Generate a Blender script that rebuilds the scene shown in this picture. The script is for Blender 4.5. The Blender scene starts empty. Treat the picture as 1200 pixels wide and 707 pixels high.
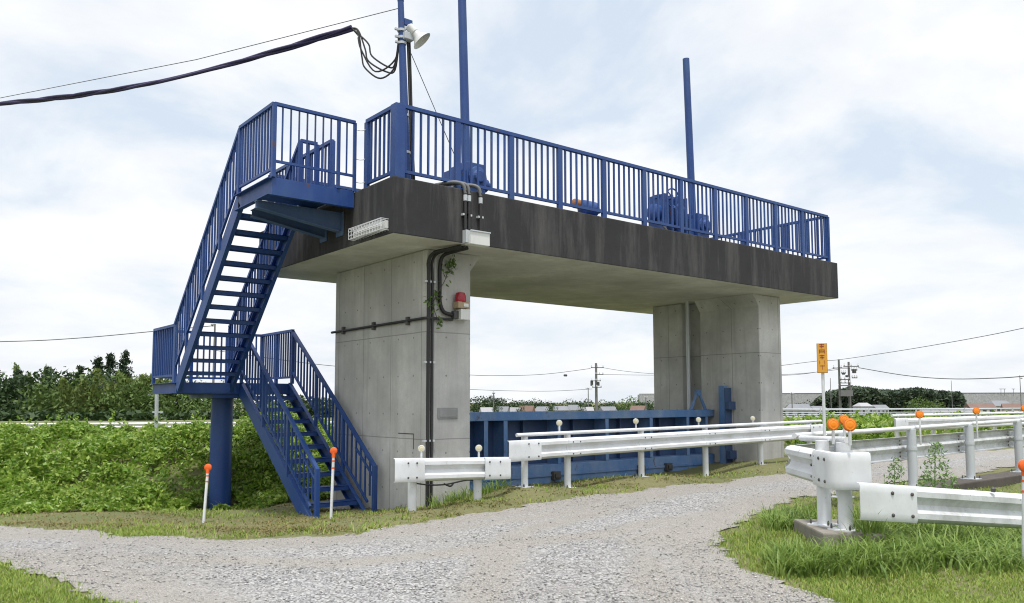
import bpy, bmesh, math, random
import numpy as np
from mathutils import Vector, Matrix
R = math.radians
rng = np.random.default_rng(7)
random.seed(7)
scene = bpy.context.scene
COL = scene.collection

# ------------------------------------------------------------------ camera
CF = 955.0; CX, CY = 600.0, 396.0           # focal length and principal point for a 1200 px wide frame
CAM = np.array([-5.793, -9.902, 1.589])
_r = np.array([0.7802, -0.6255, -0.0016]); _f = np.array([0.6236, 0.7779, 0.0785])
_r /= np.linalg.norm(_r); _f -= _r * (_f @ _r); _f /= np.linalg.norm(_f); _u = np.cross(_r, _f)
def at(px, py, D):
    "world point at depth D along the view for far background placement"
    return CAM + D * (_f + _r * (px - CX) / CF - _u * (py - CY) / CF)
def depth(p): return (np.asarray(p, float) - CAM) @ _f
cam = bpy.data.cameras.new('camera'); camo = bpy.data.objects.new('camera', cam); COL.objects.link(camo)
camo.matrix_world = Matrix(((_r[0], _u[0], -_f[0], CAM[0]), (_r[1], _u[1], -_f[1], CAM[1]), (_r[2], _u[2], -_f[2], CAM[2]), (0, 0, 0, 1)))
cam.sensor_width = 36; cam.lens = CF / 1200 * 36
cam.shift_x = 0; cam.shift_y = (CY - 353.5) / 1200
cam.clip_start = .05; cam.clip_end = 6000
scene.camera = camo

# ------------------------------------------------------------------ materials
def new_mat(name):
    m = bpy.data.materials.new(name); m.use_nodes = True
    nt = m.node_tree; nt.nodes.clear()
    out = nt.nodes.new('ShaderNodeOutputMaterial'); b = nt.nodes.new('ShaderNodeBsdfPrincipled')
    nt.links.new(b.outputs[0], out.inputs[0])
    return m, nt, b, out
def N(nt, typ, **kw):
    n = nt.nodes.new(typ)
    for k, v in kw.items():
        if k in n.inputs: n.inputs[k].default_value = v
        else: setattr(n, k, v)
    return n
def noise(nt, scale, detail=5, rough=.6, stretch=(1, 1, 1), coord=None):
    geo = N(nt, 'ShaderNodeNewGeometry')
    mp = N(nt, 'ShaderNodeMapping'); mp.inputs['Scale'].default_value = stretch
    nt.links.new(geo.outputs['Position'], mp.inputs['Vector'])
    t = N(nt, 'ShaderNodeTexNoise'); t.inputs['Scale'].default_value = scale
    t.inputs['Detail'].default_value = detail; t.inputs['Roughness'].default_value = rough
    nt.links.new(mp.outputs[0], t.inputs['Vector'])
    return t.outputs[0]
def ramp(nt, fac, stops):
    r = N(nt, 'ShaderNodeValToRGB'); e = r.color_ramp.elements
    while len(e) < len(stops): e.new(.5)
    for k, (p, c) in enumerate(stops):
        e[k].position = p; e[k].color = (*c, 1) if len(c) == 3 else c
    nt.links.new(fac, r.inputs[0]); return r.outputs[0]
def mix(nt, fac, a, b, mode='MIX'):
    m = N(nt, 'ShaderNodeMix'); m.data_type = 'RGBA'; m.blend_type = mode
    for s, v in ((0, fac), (6, a), (7, b)):
        if isinstance(v, (int, float)): m.inputs[s].default_value = v
        elif isinstance(v, tuple): m.inputs[s].default_value = (*v, 1)
        else: nt.links.new(v, m.inputs[s])
    return m.outputs[2]
def math_(nt, op, a, b=None, c=None):
    m = N(nt, 'ShaderNodeMath'); m.operation = op
    for k, v in enumerate((a, b, c)):
        if v is None: continue
        if isinstance(v, (int, float)): m.inputs[k].default_value = v
        else: nt.links.new(v, m.inputs[k])
    return m.outputs[0]
def bump(nt, b, h, strength=.3, dist=.02):
    n = N(nt, 'ShaderNodeBump'); n.inputs['Strength'].default_value = strength; n.inputs['Distance'].default_value = dist
    nt.links.new(h, n.inputs['Height']); nt.links.new(n.outputs[0], b.inputs['Normal'])
G3 = lambda v: (v, v, v)

def paint(name, col, worn, amt=.5, rough=.45, scale=3.0, streak=(1, 1, .25), metallic=0, rust=0):
    m, nt, b, _ = new_mat(name)
    f1 = noise(nt, scale, 6, .65, streak); f2 = noise(nt, scale * 9, 4, .6)
    a = ramp(nt, f1, [(.42, G3(0)), (.72, G3(amt))])
    c = mix(nt, a, col, worn)
    sp = ramp(nt, f2, [(.62, G3(0)), (.72, G3(amt))])
    c = mix(nt, sp, c, worn)
    if rust:
        f5 = noise(nt, 7, 7, .72, (1, 1, .45)); f6 = noise(nt, 1.1, 2, .5)
        rf = math_(nt, 'ADD', f5, math_(nt, 'MULTIPLY', f6, .25))
        c = mix(nt, ramp(nt, rf, [(.80 - .05 * rust, G3(0)), (.86 - .05 * rust, G3(.8))]), c, (.10, .045, .02))
        c = mix(nt, ramp(nt, noise(nt, 2.0, 4, .6), [(.35, G3(0)), (.75, G3(.35))]), c, tuple(v * .55 for v in col))
    nt.links.new(c, b.inputs['Base Color'])
    rr = ramp(nt, f1, [(.3, G3(rough)), (.8, G3(min(1, rough + .3)))])
    nt.links.new(rr, b.inputs['Roughness']); b.inputs['Metallic'].default_value = metallic
    bump(nt, b, f2, .08, .01)
    return m
M = {}
M['blue'] = paint('blue_paint', (.010, .050, .215), (.050, .105, .235), .6, .40, rust=.7)
M['gate_blue'] = paint('weathered_blue_paint', (.080, .185, .40), (.24, .31, .42), .85, .55, 2.5, (1, 1, .5), rust=1.2)
M['gate_skin'] = paint('gate_skin_paint', (.030, .066, .165), (.08, .12, .20), .6, .55, 2.5, rust=1)
M['bracket'] = paint('grey_blue_paint', (.050, .100, .225), (.12, .165, .24), .6, .5)
M['white'] = paint('white_rail_paint', (.70, .72, .75), (.44, .44, .41), .5, .38, 2.2, (1, 1, .6), rust=.25)
M['white_old'] = paint('stained_white_paint', (.62, .64, .66), (.24, .24, .21), .75, .45, 3.5, (1, 1, .5), rust=.5)
M['galv'] = paint('galvanised_steel', (.52, .55, .58), (.36, .38, .40), .5, .42, 4, metallic=.25)
M['dark_steel'] = paint('dark_steel', (.06, .06, .06), (.10, .08, .06), .5, .5)
M['black'] = paint('black_cable', (.015, .015, .017), (.03, .03, .03), .4, .45)
M['cable'] = paint('indigo_cable_wrap', (.022, .016, .070), (.04, .03, .10), .5, .5)
M['wire'] = paint('overhead_wire', (.10, .10, .11), (.14, .14, .14), .4, .6)
M['conduit_grey'] = paint('conduit_grey', (.14, .145, .15), (.06, .06, .06), .5, .45)
M['horn'] = paint('horn_grey', (.55, .56, .56), (.42, .42, .42), .4, .4)
M['pole_conc'] = paint('pole_concrete', (.16, .16, .16), (.10, .10, .10), .5, .8)
M['red_lens'] = paint('red_lens', (.30, .008, .02), (.2, .006, .015), .3, .2)
M['orange'] = paint('orange_reflector', (.85, .24, .01), (.62, .16, .01), .3, .3, 20)
M['orange_rim'] = paint('orange_reflector_rim', (.60, .14, .01), (.4, .09, .02), .5, .5, 20)
M['orange_red'] = paint('orange_red_cap', (.78, .12, .012), (.5, .08, .02), .4, .4, 20)
M['cream'] = paint('cream_reflector', (.58, .54, .38), (.46, .42, .28), .4, .25, 25)
M['yellow'] = paint('faded_yellow_sign', (.62, .30, .03), (.50, .22, .03), .5, .5, 14)
M['sign_red'] = paint('dark_red_lettering', (.25, .03, .02), (.3, .06, .02), .4, .5)
M['trunk'] = paint('bark', (.09, .075, .06), (.05, .04, .03), .5, .9)
M['box_white'] = paint('box_plastic', (.62, .63, .62), (.45, .45, .44), .4, .4)

def concrete(name, base, dark, streak_amt, form=False, mottled=.5, stretch=(3.2, 3.2, .16)):
    m, nt, b, _ = new_mat(name)
    f1 = noise(nt, .9, 6, .6); f2 = noise(nt, 5, 8, .7); f3 = noise(nt, 2.4, 8, .7, stretch); f4 = noise(nt, 60, 3, .6)
    lo = tuple(v * .66 for v in base); hi = tuple(min(1, v * 1.18) for v in base)
    c = mix(nt, ramp(nt, f1, [(.3, G3(0)), (.7, G3(1))]), lo, hi)
    c = mix(nt, ramp(nt, f2, [(.45, G3(0)), (.75, G3(mottled))]), c, tuple(v * .7 for v in base))
    c = mix(nt, ramp(nt, f3, [(.47, G3(0)), (.78, G3(streak_amt))]), c, dark)
    c = mix(nt, ramp(nt, f4, [(.3, G3(.25)), (.5, G3(0))]), c, tuple(v * .5 for v in base))
    h = f2
    if form:
        geo = N(nt, 'ShaderNodeNewGeometry'); s = N(nt, 'ShaderNodeSeparateXYZ'); nt.links.new(geo.outputs['Position'], s.inputs[0])
        u = math_(nt, 'ADD', math_(nt, 'ADD', s.outputs[0], s.outputs[1]), -.455)      # on each face one of x, y stays constant
        wob = math_(nt, 'MULTIPLY', noise(nt, 3, 2), .012)
        uu = math_(nt, 'ADD', u, wob); zz = math_(nt, 'ADD', s.outputs[2], wob)
        def line(v, pos, w):
            return math_(nt, 'LESS_THAN', math_(nt, 'ABSOLUTE', math_(nt, 'SUBTRACT', v, pos)), w)
        fr = math_(nt, 'ABSOLUTE', math_(nt, 'SUBTRACT', math_(nt, 'FRACT', math_(nt, 'DIVIDE', uu, .93)), .5))
        seam = math_(nt, 'MULTIPLY', math_(nt, 'LESS_THAN', fr, .008), .62)
        for z in (1.02, 2.68): seam = math_(nt, 'MAXIMUM', seam, math_(nt, 'MULTIPLY', line(zz, z, .008), .6))
        gx = math_(nt, 'SUBTRACT', math_(nt, 'FRACT', math_(nt, 'DIVIDE', uu, .465)), .5)
        gz = math_(nt, 'SUBTRACT', math_(nt, 'FRACT', math_(nt, 'DIVIDE', math_(nt, 'ADD', s.outputs[2], 3.1), .60)), .5)
        d = math_(nt, 'ADD', math_(nt, 'MULTIPLY', math_(nt, 'MULTIPLY', gx, .465), math_(nt, 'MULTIPLY', gx, .465)),
                  math_(nt, 'MULTIPLY', math_(nt, 'MULTIPLY', gz, .60), math_(nt, 'MULTIPLY', gz, .60)))
        hole = math_(nt, 'MULTIPLY', math_(nt, 'LESS_THAN', d, .00026), .75)
        seam = math_(nt, 'MAXIMUM', seam, hole)
        # per-board tone
        bd = N(nt, 'ShaderNodeTexWhiteNoise'); bd.noise_dimensions = '2D'
        cmb = N(nt, 'ShaderNodeCombineXYZ'); nt.links.new(math_(nt, 'FLOOR', math_(nt, 'ADD', math_(nt, 'DIVIDE', u, .93), .5)), cmb.inputs[0])
        nt.links.new(math_(nt, 'FLOOR', math_(nt, 'DIVIDE', math_(nt, 'ADD', s.outputs[2], .64), 1.66)), cmb.inputs[1]); nt.links.new(cmb.outputs[0], bd.inputs['Vector'])
        c = mix(nt, math_(nt, 'MULTIPLY', bd.outputs[0], .28), c, tuple(v * .62 for v in base))
        c = mix(nt, seam, c, tuple(v * .28 for v in base))
        h = math_(nt, 'SUBTRACT', f2, seam)
    nt.links.new(c, b.inputs['Base Color']); b.inputs['Roughness'].default_value = .88
    bump(nt, b, h, .25, .015)
    return m
M['pier'] = concrete('pier_concrete', (.52, .518, .503), (.285, .282, .27), .65, True, .5)
M['deck_face'] = concrete('algae_stained_concrete', (.027, .0265, .030), (.14, .134, .130), .7, False, .9, (1.25, 1.25, .16))
M['deck_under'] = concrete('underside_concrete', (.56, .55, .51), (.36, .35, .31), .45, False, .5)
M['curb'] = concrete('old_curb_concrete', (.085, .072, .062), (.03, .026, .024), .7)
M['pad'] = concrete('pad_concrete', (.24, .22, .19), (.10, .09, .07), .6)
M['plaque'] = concrete('plaque_stone', (.29, .30, .30), (.16, .16, .16), .7, False, .9)
M['far_conc'] = concrete('viaduct_concrete', (.36, .37, .38), (.25, .25, .26), .4)

def leafmat(name, cols, trans=.35, rough=.5, big=.6):
    m, nt, b, out = new_mat(name)
    geo = N(nt, 'ShaderNodeNewGeometry')
    f = noise(nt, big, 3, .6)
    c1 = ramp(nt, geo.outputs['Random Per Island'], [(k / (len(cols) - 1), c) for k, c in enumerate(cols)])
    c2 = mix(nt, ramp(nt, f, [(.35, G3(0)), (.65, G3(.55))]), c1, cols[-1])
    nt.links.new(c2, b.inputs['Base Color']); b.inputs['Roughness'].default_value = rough
    b.inputs['Specular IOR Level'].default_value = .35
    t = N(nt, 'ShaderNodeBsdfTranslucent'); nt.links.new(c2, t.inputs[0])
    ms = N(nt, 'ShaderNodeMixShader'); ms.inputs[0].default_value = trans
    nt.links.new(b.outputs[0], ms.inputs[1]); nt.links.new(t.outputs[0], ms.inputs[2]); nt.links.new(ms.outputs[0], out.inputs[0])
    return m
M['weed'] = leafmat('weed_leaf', [(.07, .145, .014), (.15, .28, .028), (.28, .42, .055), (.48, .58, .15), (.12, .225, .024)], .38, .36, 1.1)
M['grass'] = leafmat('grass_blade', [(.12, .22, .028), (.20, .30, .045), (.33, .38, .09), (.25, .33, .06)], .35, .55, .8)
M['tall_grass'] = leafmat('tall_grass_blade', [(.085, .16, .03), (.17, .27, .055), (.31, .40, .11), (.20, .30, .06)], .4, .45, .8)
M['dry_grass'] = leafmat('dry_grass_blade', [(.26, .19, .09), (.17, .17, .05), (.34, .25, .13), (.14, .15, .045)], .25, .7, .9)
M['broad'] = leafmat('broadleaf', [(.016, .038, .012), (.030, .062, .017), (.050, .09, .024), (.028, .056, .017)], .2, .6, .15)
M['broad_light'] = leafmat('light_broadleaf', [(.050, .10, .020), (.090, .15, .032), (.13, .19, .045), (.07, .12, .025)], .25, .6, .15)
M['conifer'] = leafmat('conifer_leaf', [(.018, .040, .018), (.028, .056, .026), (.042, .072, .032), (.026, .05, .022)], .15, .6, .2)
M['bamboo'] = leafmat('bamboo_leaf', [(.085, .14, .03), (.14, .20, .05), (.21, .25, .07), (.11, .16, .035)], .3, .6, .2)
M['far_wood'] = leafmat('hazed_wood_leaf', [(.040, .064, .044), (.055, .085, .050), (.085, .120, .055), (.045, .068, .046)], .15, .7, .05)  # leaf colour paled and blued to stand in for distance haze on the hill
M['plant'] = leafmat('roadside_plant_leaf', [(.12, .22, .07), (.18, .29, .10), (.25, .36, .14), (.16, .25, .08)], .35, .5, 1)
M['ivy'] = leafmat('ivy_leaf', [(.06, .12, .03), (.10, .17, .04), (.13, .2, .05)], .3, .5, 2)

def ground_mat():
    m, nt, b, _ = new_mat('verge_soil')
    f1 = noise(nt, .35, 6, .6); f2 = noise(nt, 6, 8, .7); f3 = noise(nt, 40, 4, .7)
    c = mix(nt, ramp(nt, f1, [(.35, G3(0)), (.65, G3(1))]), (.095, .125, .032), (.17, .165, .07))
    c = mix(nt, ramp(nt, f2, [(.45, G3(0)), (.7, G3(.8))]), c, (.17, .14, .075))
    c = mix(nt, ramp(nt, f3, [(.5, G3(0)), (.7, G3(.6))]), c, (.05, .06, .02))
    nt.links.new(c, b.inputs['Base Color']); b.inputs['Roughness'].default_value = .95
    bump(nt, b, f2, .6, .05); return m
def road_mat():
    m, nt, b, _ = new_mat('gravel_surface')
    f1 = noise(nt, .45, 5, .6); f2 = noise(nt, 3.2, 6, .7)
    geo = N(nt, 'ShaderNodeNewGeometry')
    v = N(nt, 'ShaderNodeTexVoronoi'); v.inputs['Scale'].default_value = 52; v.inputs['Randomness'].default_value = 1
    nt.links.new(geo.outputs['Position'], v.inputs['Vector'])
    v2 = N(nt, 'ShaderNodeTexVoronoi'); v2.inputs['Scale'].default_value = 110
    nt.links.new(geo.outputs['Position'], v2.inputs['Vector'])
    bw = N(nt, 'ShaderNodeRGBToBW'); nt.links.new(v.outputs['Color'], bw.inputs[0])
    bw2 = N(nt, 'ShaderNodeRGBToBW'); nt.links.new(v2.outputs['Color'], bw2.inputs[0])
    st = ramp(nt, bw.outputs[0], [(.12, (.10, .10, .105)), (.5, (.245, .242, .242)), (.88, (.43, .425, .415))])
    st2 = ramp(nt, bw2.outputs[0], [(.12, (.12, .113, .104)), (.5, (.258, .245, .226)), (.88, (.41, .392, .368))])
    fines = ramp(nt, f2, [(.3, (.195, .180, .157)), (.7, (.285, .266, .237))])
    c = mix(nt, .62, fines, st2)
    at_ = N(nt, 'ShaderNodeAttribute'); at_.attribute_name = 'fines'
    c = mix(nt, ramp(nt, math_(nt, 'ADD', math_(nt, 'MULTIPLY', f1, .8), math_(nt, 'MULTIPLY', at_.outputs['Fac'], -.9)), [(.02, G3(.0)), (.34, G3(.95))]), c, st)
    c = mix(nt, ramp(nt, noise(nt, 9, 5, .75), [(.55, G3(0)), (.75, G3(.45))]), c, (.24, .21, .175))
    nt.links.new(c, b.inputs['Base Color']); b.inputs['Roughness'].default_value = .92
    hsum = math_(nt, 'ADD', v.outputs['Distance'], math_(nt, 'MULTIPLY', f2, .7))
    bump(nt, b, hsum, .45, .018); return m
def stone_mat():
    m, nt, b, _ = new_mat('loose_stone')
    geo = N(nt, 'ShaderNodeNewGeometry')
    c = ramp(nt, geo.outputs['Random Per Island'], [(0, (.13, .13, .135)), (.35, (.26, .256, .252)), (.7, (.36, .35, .335)), (1, (.56, .535, .50))])
    nt.links.new(c, b.inputs['Base Color']); b.inputs['Roughness'].default_value = .9; return m
def plain_mat():
    m, nt, b, _ = new_mat('far_plain'); return m
M['ground'] = ground_mat(); M['road'] = road_mat(); M['stone'] = stone_mat()
def flat(name, col, rough=.7):
    return paint(name, col, tuple(v * .75 for v in col), .4, rough, .6, (1, 1, 1))
M['roof_white'] = flat('pale_roof', (.36, .36, .38)); M['roof_grey'] = flat('grey_tile_roof', (.20, .21, .23)); M['roof_brown'] = flat('brown_roof', (.17, .11, .09))
M['wall_cream'] = flat('cream_wall', (.45, .42, .37)); M['wall_grey'] = flat('grey_wall', (.34, .35, .37)); M['window'] = flat('dark_window', (.04, .05, .06), .2)
M['far_panel'] = flat('pale_panel', (.50, .50, .56))

# ------------------------------------------------------------------ mesh helpers
ORIGIN = {}
def mesh_arrays(name, V, F, mat):
    V = np.asarray(V, np.float32); F = np.asarray(F, np.int32); k = F.shape[1]
    me = bpy.data.meshes.new(name); me.vertices.add(len(V)); me.vertices.foreach_set('co', V.ravel())
    me.loops.add(F.size); me.loops.foreach_set('vertex_index', F.ravel())
    me.polygons.add(len(F)); me.polygons.foreach_set('loop_start', np.arange(0, F.size, k, dtype=np.int32))
    me.polygons.foreach_set('loop_total', np.full(len(F), k, np.int32))
    me.update(calc_edges=True); me.validate(); me.materials.append(mat)
    return me
def link(name, me, parent=None, origin=(0, 0, 0)):
    o = bpy.data.objects.new(name, me); COL.objects.link(o)
    if parent is not None: o.parent = parent; ORIGIN[o] = ORIGIN[parent]
    else: o.location = origin; ORIGIN[o] = np.array(origin, float)
    return o
def tag(o, label=None, cat=None, group=None, kind=None):
    for k, v in (('label', label), ('category', cat), ('group', group), ('kind', kind)):
        if v: o[k] = v
    return o
def thing(name, label, cat, loc, group=None):
    o = bpy.data.objects.new(name, None); COL.objects.link(o); o.location = tuple(loc); o.empty_display_size = .1
    ORIGIN[o] = np.array(loc, float); return tag(o, label, cat, group)
def frame(d, up=(0, 0, 1)):
    d = np.asarray(d, float); d = d / np.linalg.norm(d); up = np.asarray(up, float)
    if abs(d @ up) > .98: up = np.array([1., 0, 0])
    s = np.cross(d, up); s /= np.linalg.norm(s); return d, s, np.cross(s, d)
class MB:
    def __init__(s): s.v = []; s.f = []; s.n = 0; s.mi = []
    def add(s, V, F, mi=0):
        s.v += [tuple(p) for p in V]; s.f += [tuple(i + s.n for i in f) for f in F]; s.mi += [mi] * len(F); s.n += len(V); return s
    def box(s, lo, hi, mi=0):
        (a, b, c), (d, e, f) = lo, hi
        return s.add([(a, b, c), (d, b, c), (d, e, c), (a, e, c), (a, b, f), (d, b, f), (d, e, f), (a, e, f)],
                     [(0, 3, 2, 1), (4, 5, 6, 7), (0, 1, 5, 4), (1, 2, 6, 5), (2, 3, 7, 6), (3, 0, 4, 7)], mi)
    def cbox(s, c, size, mi=0):
        c = np.array(c, float); h = np.array(size, float) / 2; return s.box(c - h, c + h, mi)
    def bar(s, p, q, w, h, up=(0, 0, 1), mi=0):
        "box section w (sideways) by h (along up) from p to q"
        p, q = np.array(p, float), np.array(q, float); d, sd, u = frame(q - p, up)
        V = []
        for c in (p, q):
            for a, b in ((-1, -1), (1, -1), (1, 1), (-1, 1)): V.append(c + sd * w / 2 * a + u * h / 2 * b)
        return s.add(V, [(0, 1, 2, 3), (7, 6, 5, 4), (0, 4, 5, 1), (1, 5, 6, 2), (2, 6, 7, 3), (3, 7, 4, 0)], mi)
    def tube(s, pts, r, n=10, cap=True, mi=0):
        pts = [np.array(p, float) for p in pts]; m = len(pts)
        rr = r if hasattr(r, '__len__') else [r] * m
        V = []; prev = None
        for k in range(m):
            d = pts[min(k + 1, m - 1)] - pts[max(k - 1, 0)]
            d, a, b = frame(d) if prev is None else frame(d, prev)
            if prev is None: a0 = b
            prev = b
            for i in range(n):
                t = 2 * math.pi * i / n; V.append(pts[k] + rr[k] * (math.cos(t) * a + math.sin(t) * b))
        F = [(k * n + i, k * n + (i + 1) % n, (k + 1) * n + (i + 1) % n, (k + 1) * n + i) for k in range(m - 1) for i in range(n)]
        if cap: F += [tuple(range(n - 1, -1, -1)), tuple((m - 1) * n + i for i in range(n))]
        return s.add(V, F, mi)
    def lathe(s, base, axis, prof, n=20, mi=0):
        base = np.array(base, float); d, a, b = frame(axis); V = []
        for t, r in prof:
            for i in range(n):
                q = 2 * math.pi * i / n; V.append(base + d * t + r * (math.cos(q) * a + math.sin(q) * b))
        m = len(prof)
        F = [(k * n + i, k * n + (i + 1) % n, (k + 1) * n + (i + 1) % n, (k + 1) * n + i) for k in range(m - 1) for i in range(n)]
        F += [tuple(range(n - 1, -1, -1)), tuple((m - 1) * n + i for i in range(n))]
        return s.add(V, F, mi)
    def sweep(s, sections, closed=True, mi=0):
        "sections: list of equal-length point loops"
        n = len(sections[0]); V = [p for sec in sections for p in sec]; m = len(sections)
        F = [(k * n + i, k * n + (i + 1) % n, (k + 1) * n + (i + 1) % n, (k + 1) * n + i) for k in range(m - 1) for i in range(n if closed else n - 1)]
        if closed: F += [tuple(range(n - 1, -1, -1)), tuple((m - 1) * n + i for i in range(n))]
        return s.add(V, F, mi)
    def build(s, name, mat, parent=None, origin=None, bevel=0, smooth=False):
        og = ORIGIN[parent] if parent is not None else np.array(origin if origin is not None else np.mean(s.v, axis=0) * (1, 1, 0) + (0, 0, min(p[2] for p in s.v)))
        V = [tuple(np.array(p) - og) for p in s.v]
        me = bpy.data.meshes.new(name); me.from_pydata(V, [], s.f)
        for m_ in (mat if isinstance(mat, (list, tuple)) else [mat]): me.materials.append(m_)
        me.polygons.foreach_set('material_index', s.mi)
        bm = bmesh.new(); bm.from_mesh(me); bmesh.ops.recalc_face_normals(bm, faces=bm.faces)
        if bevel:
            ed = [e for e in bm.edges if e.is_manifold and e.calc_face_angle(0) > R(40)]
            bmesh.ops.bevel(bm, geom=ed, offset=bevel, segments=2, affect='EDGES', profile=.6, clamp_overlap=True)
        if smooth:
            for f in bm.faces: f.smooth = True
            for e in bm.edges:
                if e.is_manifold and e.calc_face_angle(0) > R(38): e.smooth = False
        bm.to_mesh(me); bm.free(); me.update()
        return link(name, me, parent, tuple(og))
def children(o): return [c for c in bpy.data.objects if c.parent == o]
def copy_tree(o, parent=None, ch=None):
    c = o.copy(); COL.objects.link(c)
    if parent is not None: c.parent = parent
    for x in list(o.children): copy_tree(x, c)
    return c

# ------------------------------------------------------------------ terrain
CTRL = np.array([(-4.2, 3.3, -.1), (-3.3, 2.3, -.1), (-2.4, .24, -.05), (-1.2, -.86, 0), (0, -.86, .03), (.8, -.93, .08), (2, -1, .15), (4.8, -1.1, .2), (7.4, -1.5, .22), (11, -1.5, .25),
    (-4.3, -1.4, 0), (-2, -5, 0), (-2, -2.5, 0), (.2, -6.5, .04), (1.1, -4.6, .08), (2.8, -3.74, .12), (4.5, -3, .18), (8, -3, .24), (12, -3, .27), (2.6, -5.2, .20), (2.2, -6.6, .12), (3.2,-4.6,.22), (4, -7, .0), (6, -5.5, .02), (9, -6, -.1),
    (0.35, 0, .08), (1.47, 0, .16), (2.4, 0, .27), (5, 0, .29), (8.7, 0, .32), (10.5, .3, .34), (10.5, 2.5, .2), (15, 0, .36), (15, -3.5, .28), (15, -6, 0), (24, 0, .4), (24, -8, .2), (24, 8, .2),
    (1, .75, .0), (0, 2, -.2), (.6, 2, -.2), (-.1, 1.5, -.15), (.3, .9, -.06), (-.2, 6.1, -.55), (1, 3.7, -.42), (-1.5, 3.2, -.24), (-4, 4.5, -.18), (-7, 4, -.15), (-9, 1, -.1), (-7, -3, .02), (-6, -10, 0), (-10, -8, 0), (-3, -9, 0), (1, -10, 0), (4, -12, 0), (-14, 3, -.2), (-14, -14, 0),
    (3, 1.6, .02), (5, 1.6, .04), (8, 1.6, .06), (5, 4.5, -.4), (9, 6, -.3), (4, 9, -.5), (-6, 9, -.4), (-3, 12, -.3), (-12, 12, -.3), (5, 16, -.4), (20, 18, -.2), (-20, 25, -.3), (0, 30, -.2), (30, 25, .1), (40, 0, .3)])
def sstep(a, b, x): t = np.clip((x - a) / (b - a), 0, 1); return t * t * (3 - 2 * t)
def wob(x, y, s=1.0, seed=0.0):
    return (np.sin(x * 1.7 * s + seed) * np.cos(y * 1.3 * s + 1.3 * seed) + .5 * np.sin(x * 3.9 * s + y * 2.7 * s + seed) + .3 * np.sin(y * 7.1 * s - x * 5.3 * s + 2 * seed)) / 1.8
def ground_z(x, y, fine=True):
    x = np.asarray(x, float); y = np.asarray(y, float); sh = x.shape; x = x.ravel(); y = y.ravel()
    num = np.zeros_like(x); den = np.zeros_like(x)
    for cx, cy, cz in CTRL:
        w = 1 / ((x - cx) ** 2 + (y - cy) ** 2 + .12) ** 1.6; num += w * cz; den += w
    z = num / den
    D = (x - CAM[0]) * _f[0] + (y - CAM[1]) * _f[1]; U = (x - CAM[0]) * _r[0] + (y - CAM[1]) * _r[1]
    z = z + .88 * sstep(13.6, 20.4, D) * (1 - sstep(22.5, 27, D)) * (1 - sstep(-5.0, -3.6, U)) + .28 * sstep(15.6, 18, D) * (1 - sstep(22.5, 27, D)) * sstep(-8.6, -6.4, U) * (1 - sstep(-5.0, -3.6, U))          # overgrown bank behind the stairs
    pit = np.exp(-((x + .30) ** 2 + (y - 5.7) ** 2) / .9); z = z * (1 - pit) - .56 * pit                      # level ground round the stair column
    if fine: z = z + .012 * wob(x, y, 2.1) + .02 * wob(x, y, .5, 2)
    rr = np.hypot(x - 2, y)
    k = sstep(78, 98, rr); z = z * (1 - k) - 4.6 * k
    return z.reshape(sh)
def gz(x, y): return float(ground_z(np.array([x]), np.array([y]))[0])
def graded(c, lo, hi, step, far):
    a = list(np.arange(lo, hi + 1e-6, step)); s = step
    while a[-1] < far: s *= 1.22; a.append(a[-1] + s)
    s = step
    while a[0] > -far: s *= 1.22; a.insert(0, a[0] - s)
    return np.array(a)
gx = graded(0, -10, 18, .22, 4000); gy = graded(0, -13, 16, .22, 4000)
X, Y = np.meshgrid(gx, gy, indexing='ij'); Z = ground_z(X, Y)
def grid_faces(nx, ny):
    i, j = np.meshgrid(np.arange(nx - 1), np.arange(ny - 1), indexing='ij')
    a = (i * ny + j).ravel(); return np.stack([a, a + ny, a + ny + 1, a + 1], 1)
me = mesh_arrays('ground', np.stack([X, Y, Z], -1).reshape(-1, 3), grid_faces(len(gx), len(gy)), M['ground'])
me.polygons.foreach_set('use_smooth', [True] * len(me.polygons))
tag(link('ground', me), kind='structure')

ROAD = np.array([(-30, 23), (-14, 10.5), (-6.2, 5.0), (-4.18, 3.3), (-3.3, 2.1), (-2.96, .83), (-2.43, .24), (-1.86, -.55), (-1.18, -.82), (-.6, -.89), (0, -.86), (.8, -.9), (2, -.95), (3.3, -1.0), (4.8, -1.05), (6, -1.05), (9, -.95), (40, -.6),
    (40, -3.5), (9, -3.3), (5.6, -3.1), (4.2, -3.3), (2.8, -3.74), (1.7, -4.2), (1.1, -4.62), (.5, -5.37), (.24, -6.07), (.16, -6.7), (.1, -9), (.3, -16),
    (-5.5, -18), (-4.3, -8), (-4.05, -4.5), (-4.14, -2.74), (-4.34, -1.41), (-4.62, 0), (-5.6, 1.6), (-8, 4.2), (-16, 8.5), (-32, 18)])
def in_poly(x, y, P):
    x = np.asarray(x); y = np.asarray(y); ins = np.zeros(x.shape, bool); n = len(P)
    for i in range(n):
        x1, y1 = P[i]; x2, y2 = P[(i + 1) % n]
        c = ((y1 > y) != (y2 > y)) & (x < (x2 - x1) * (y - y1) / (y2 - y1 + 1e-12) + x1); ins ^= c
    return ins
def on_road(x, y):
    dx = .13 * wob(x, y, 2.3, 4) + .05 * wob(x, y, 9, 1); dy = .13 * wob(y, x, 2.1, 9) + .05 * wob(y, x, 8, 3)
    return in_poly(x + dx, y + dy, ROAD)
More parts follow.
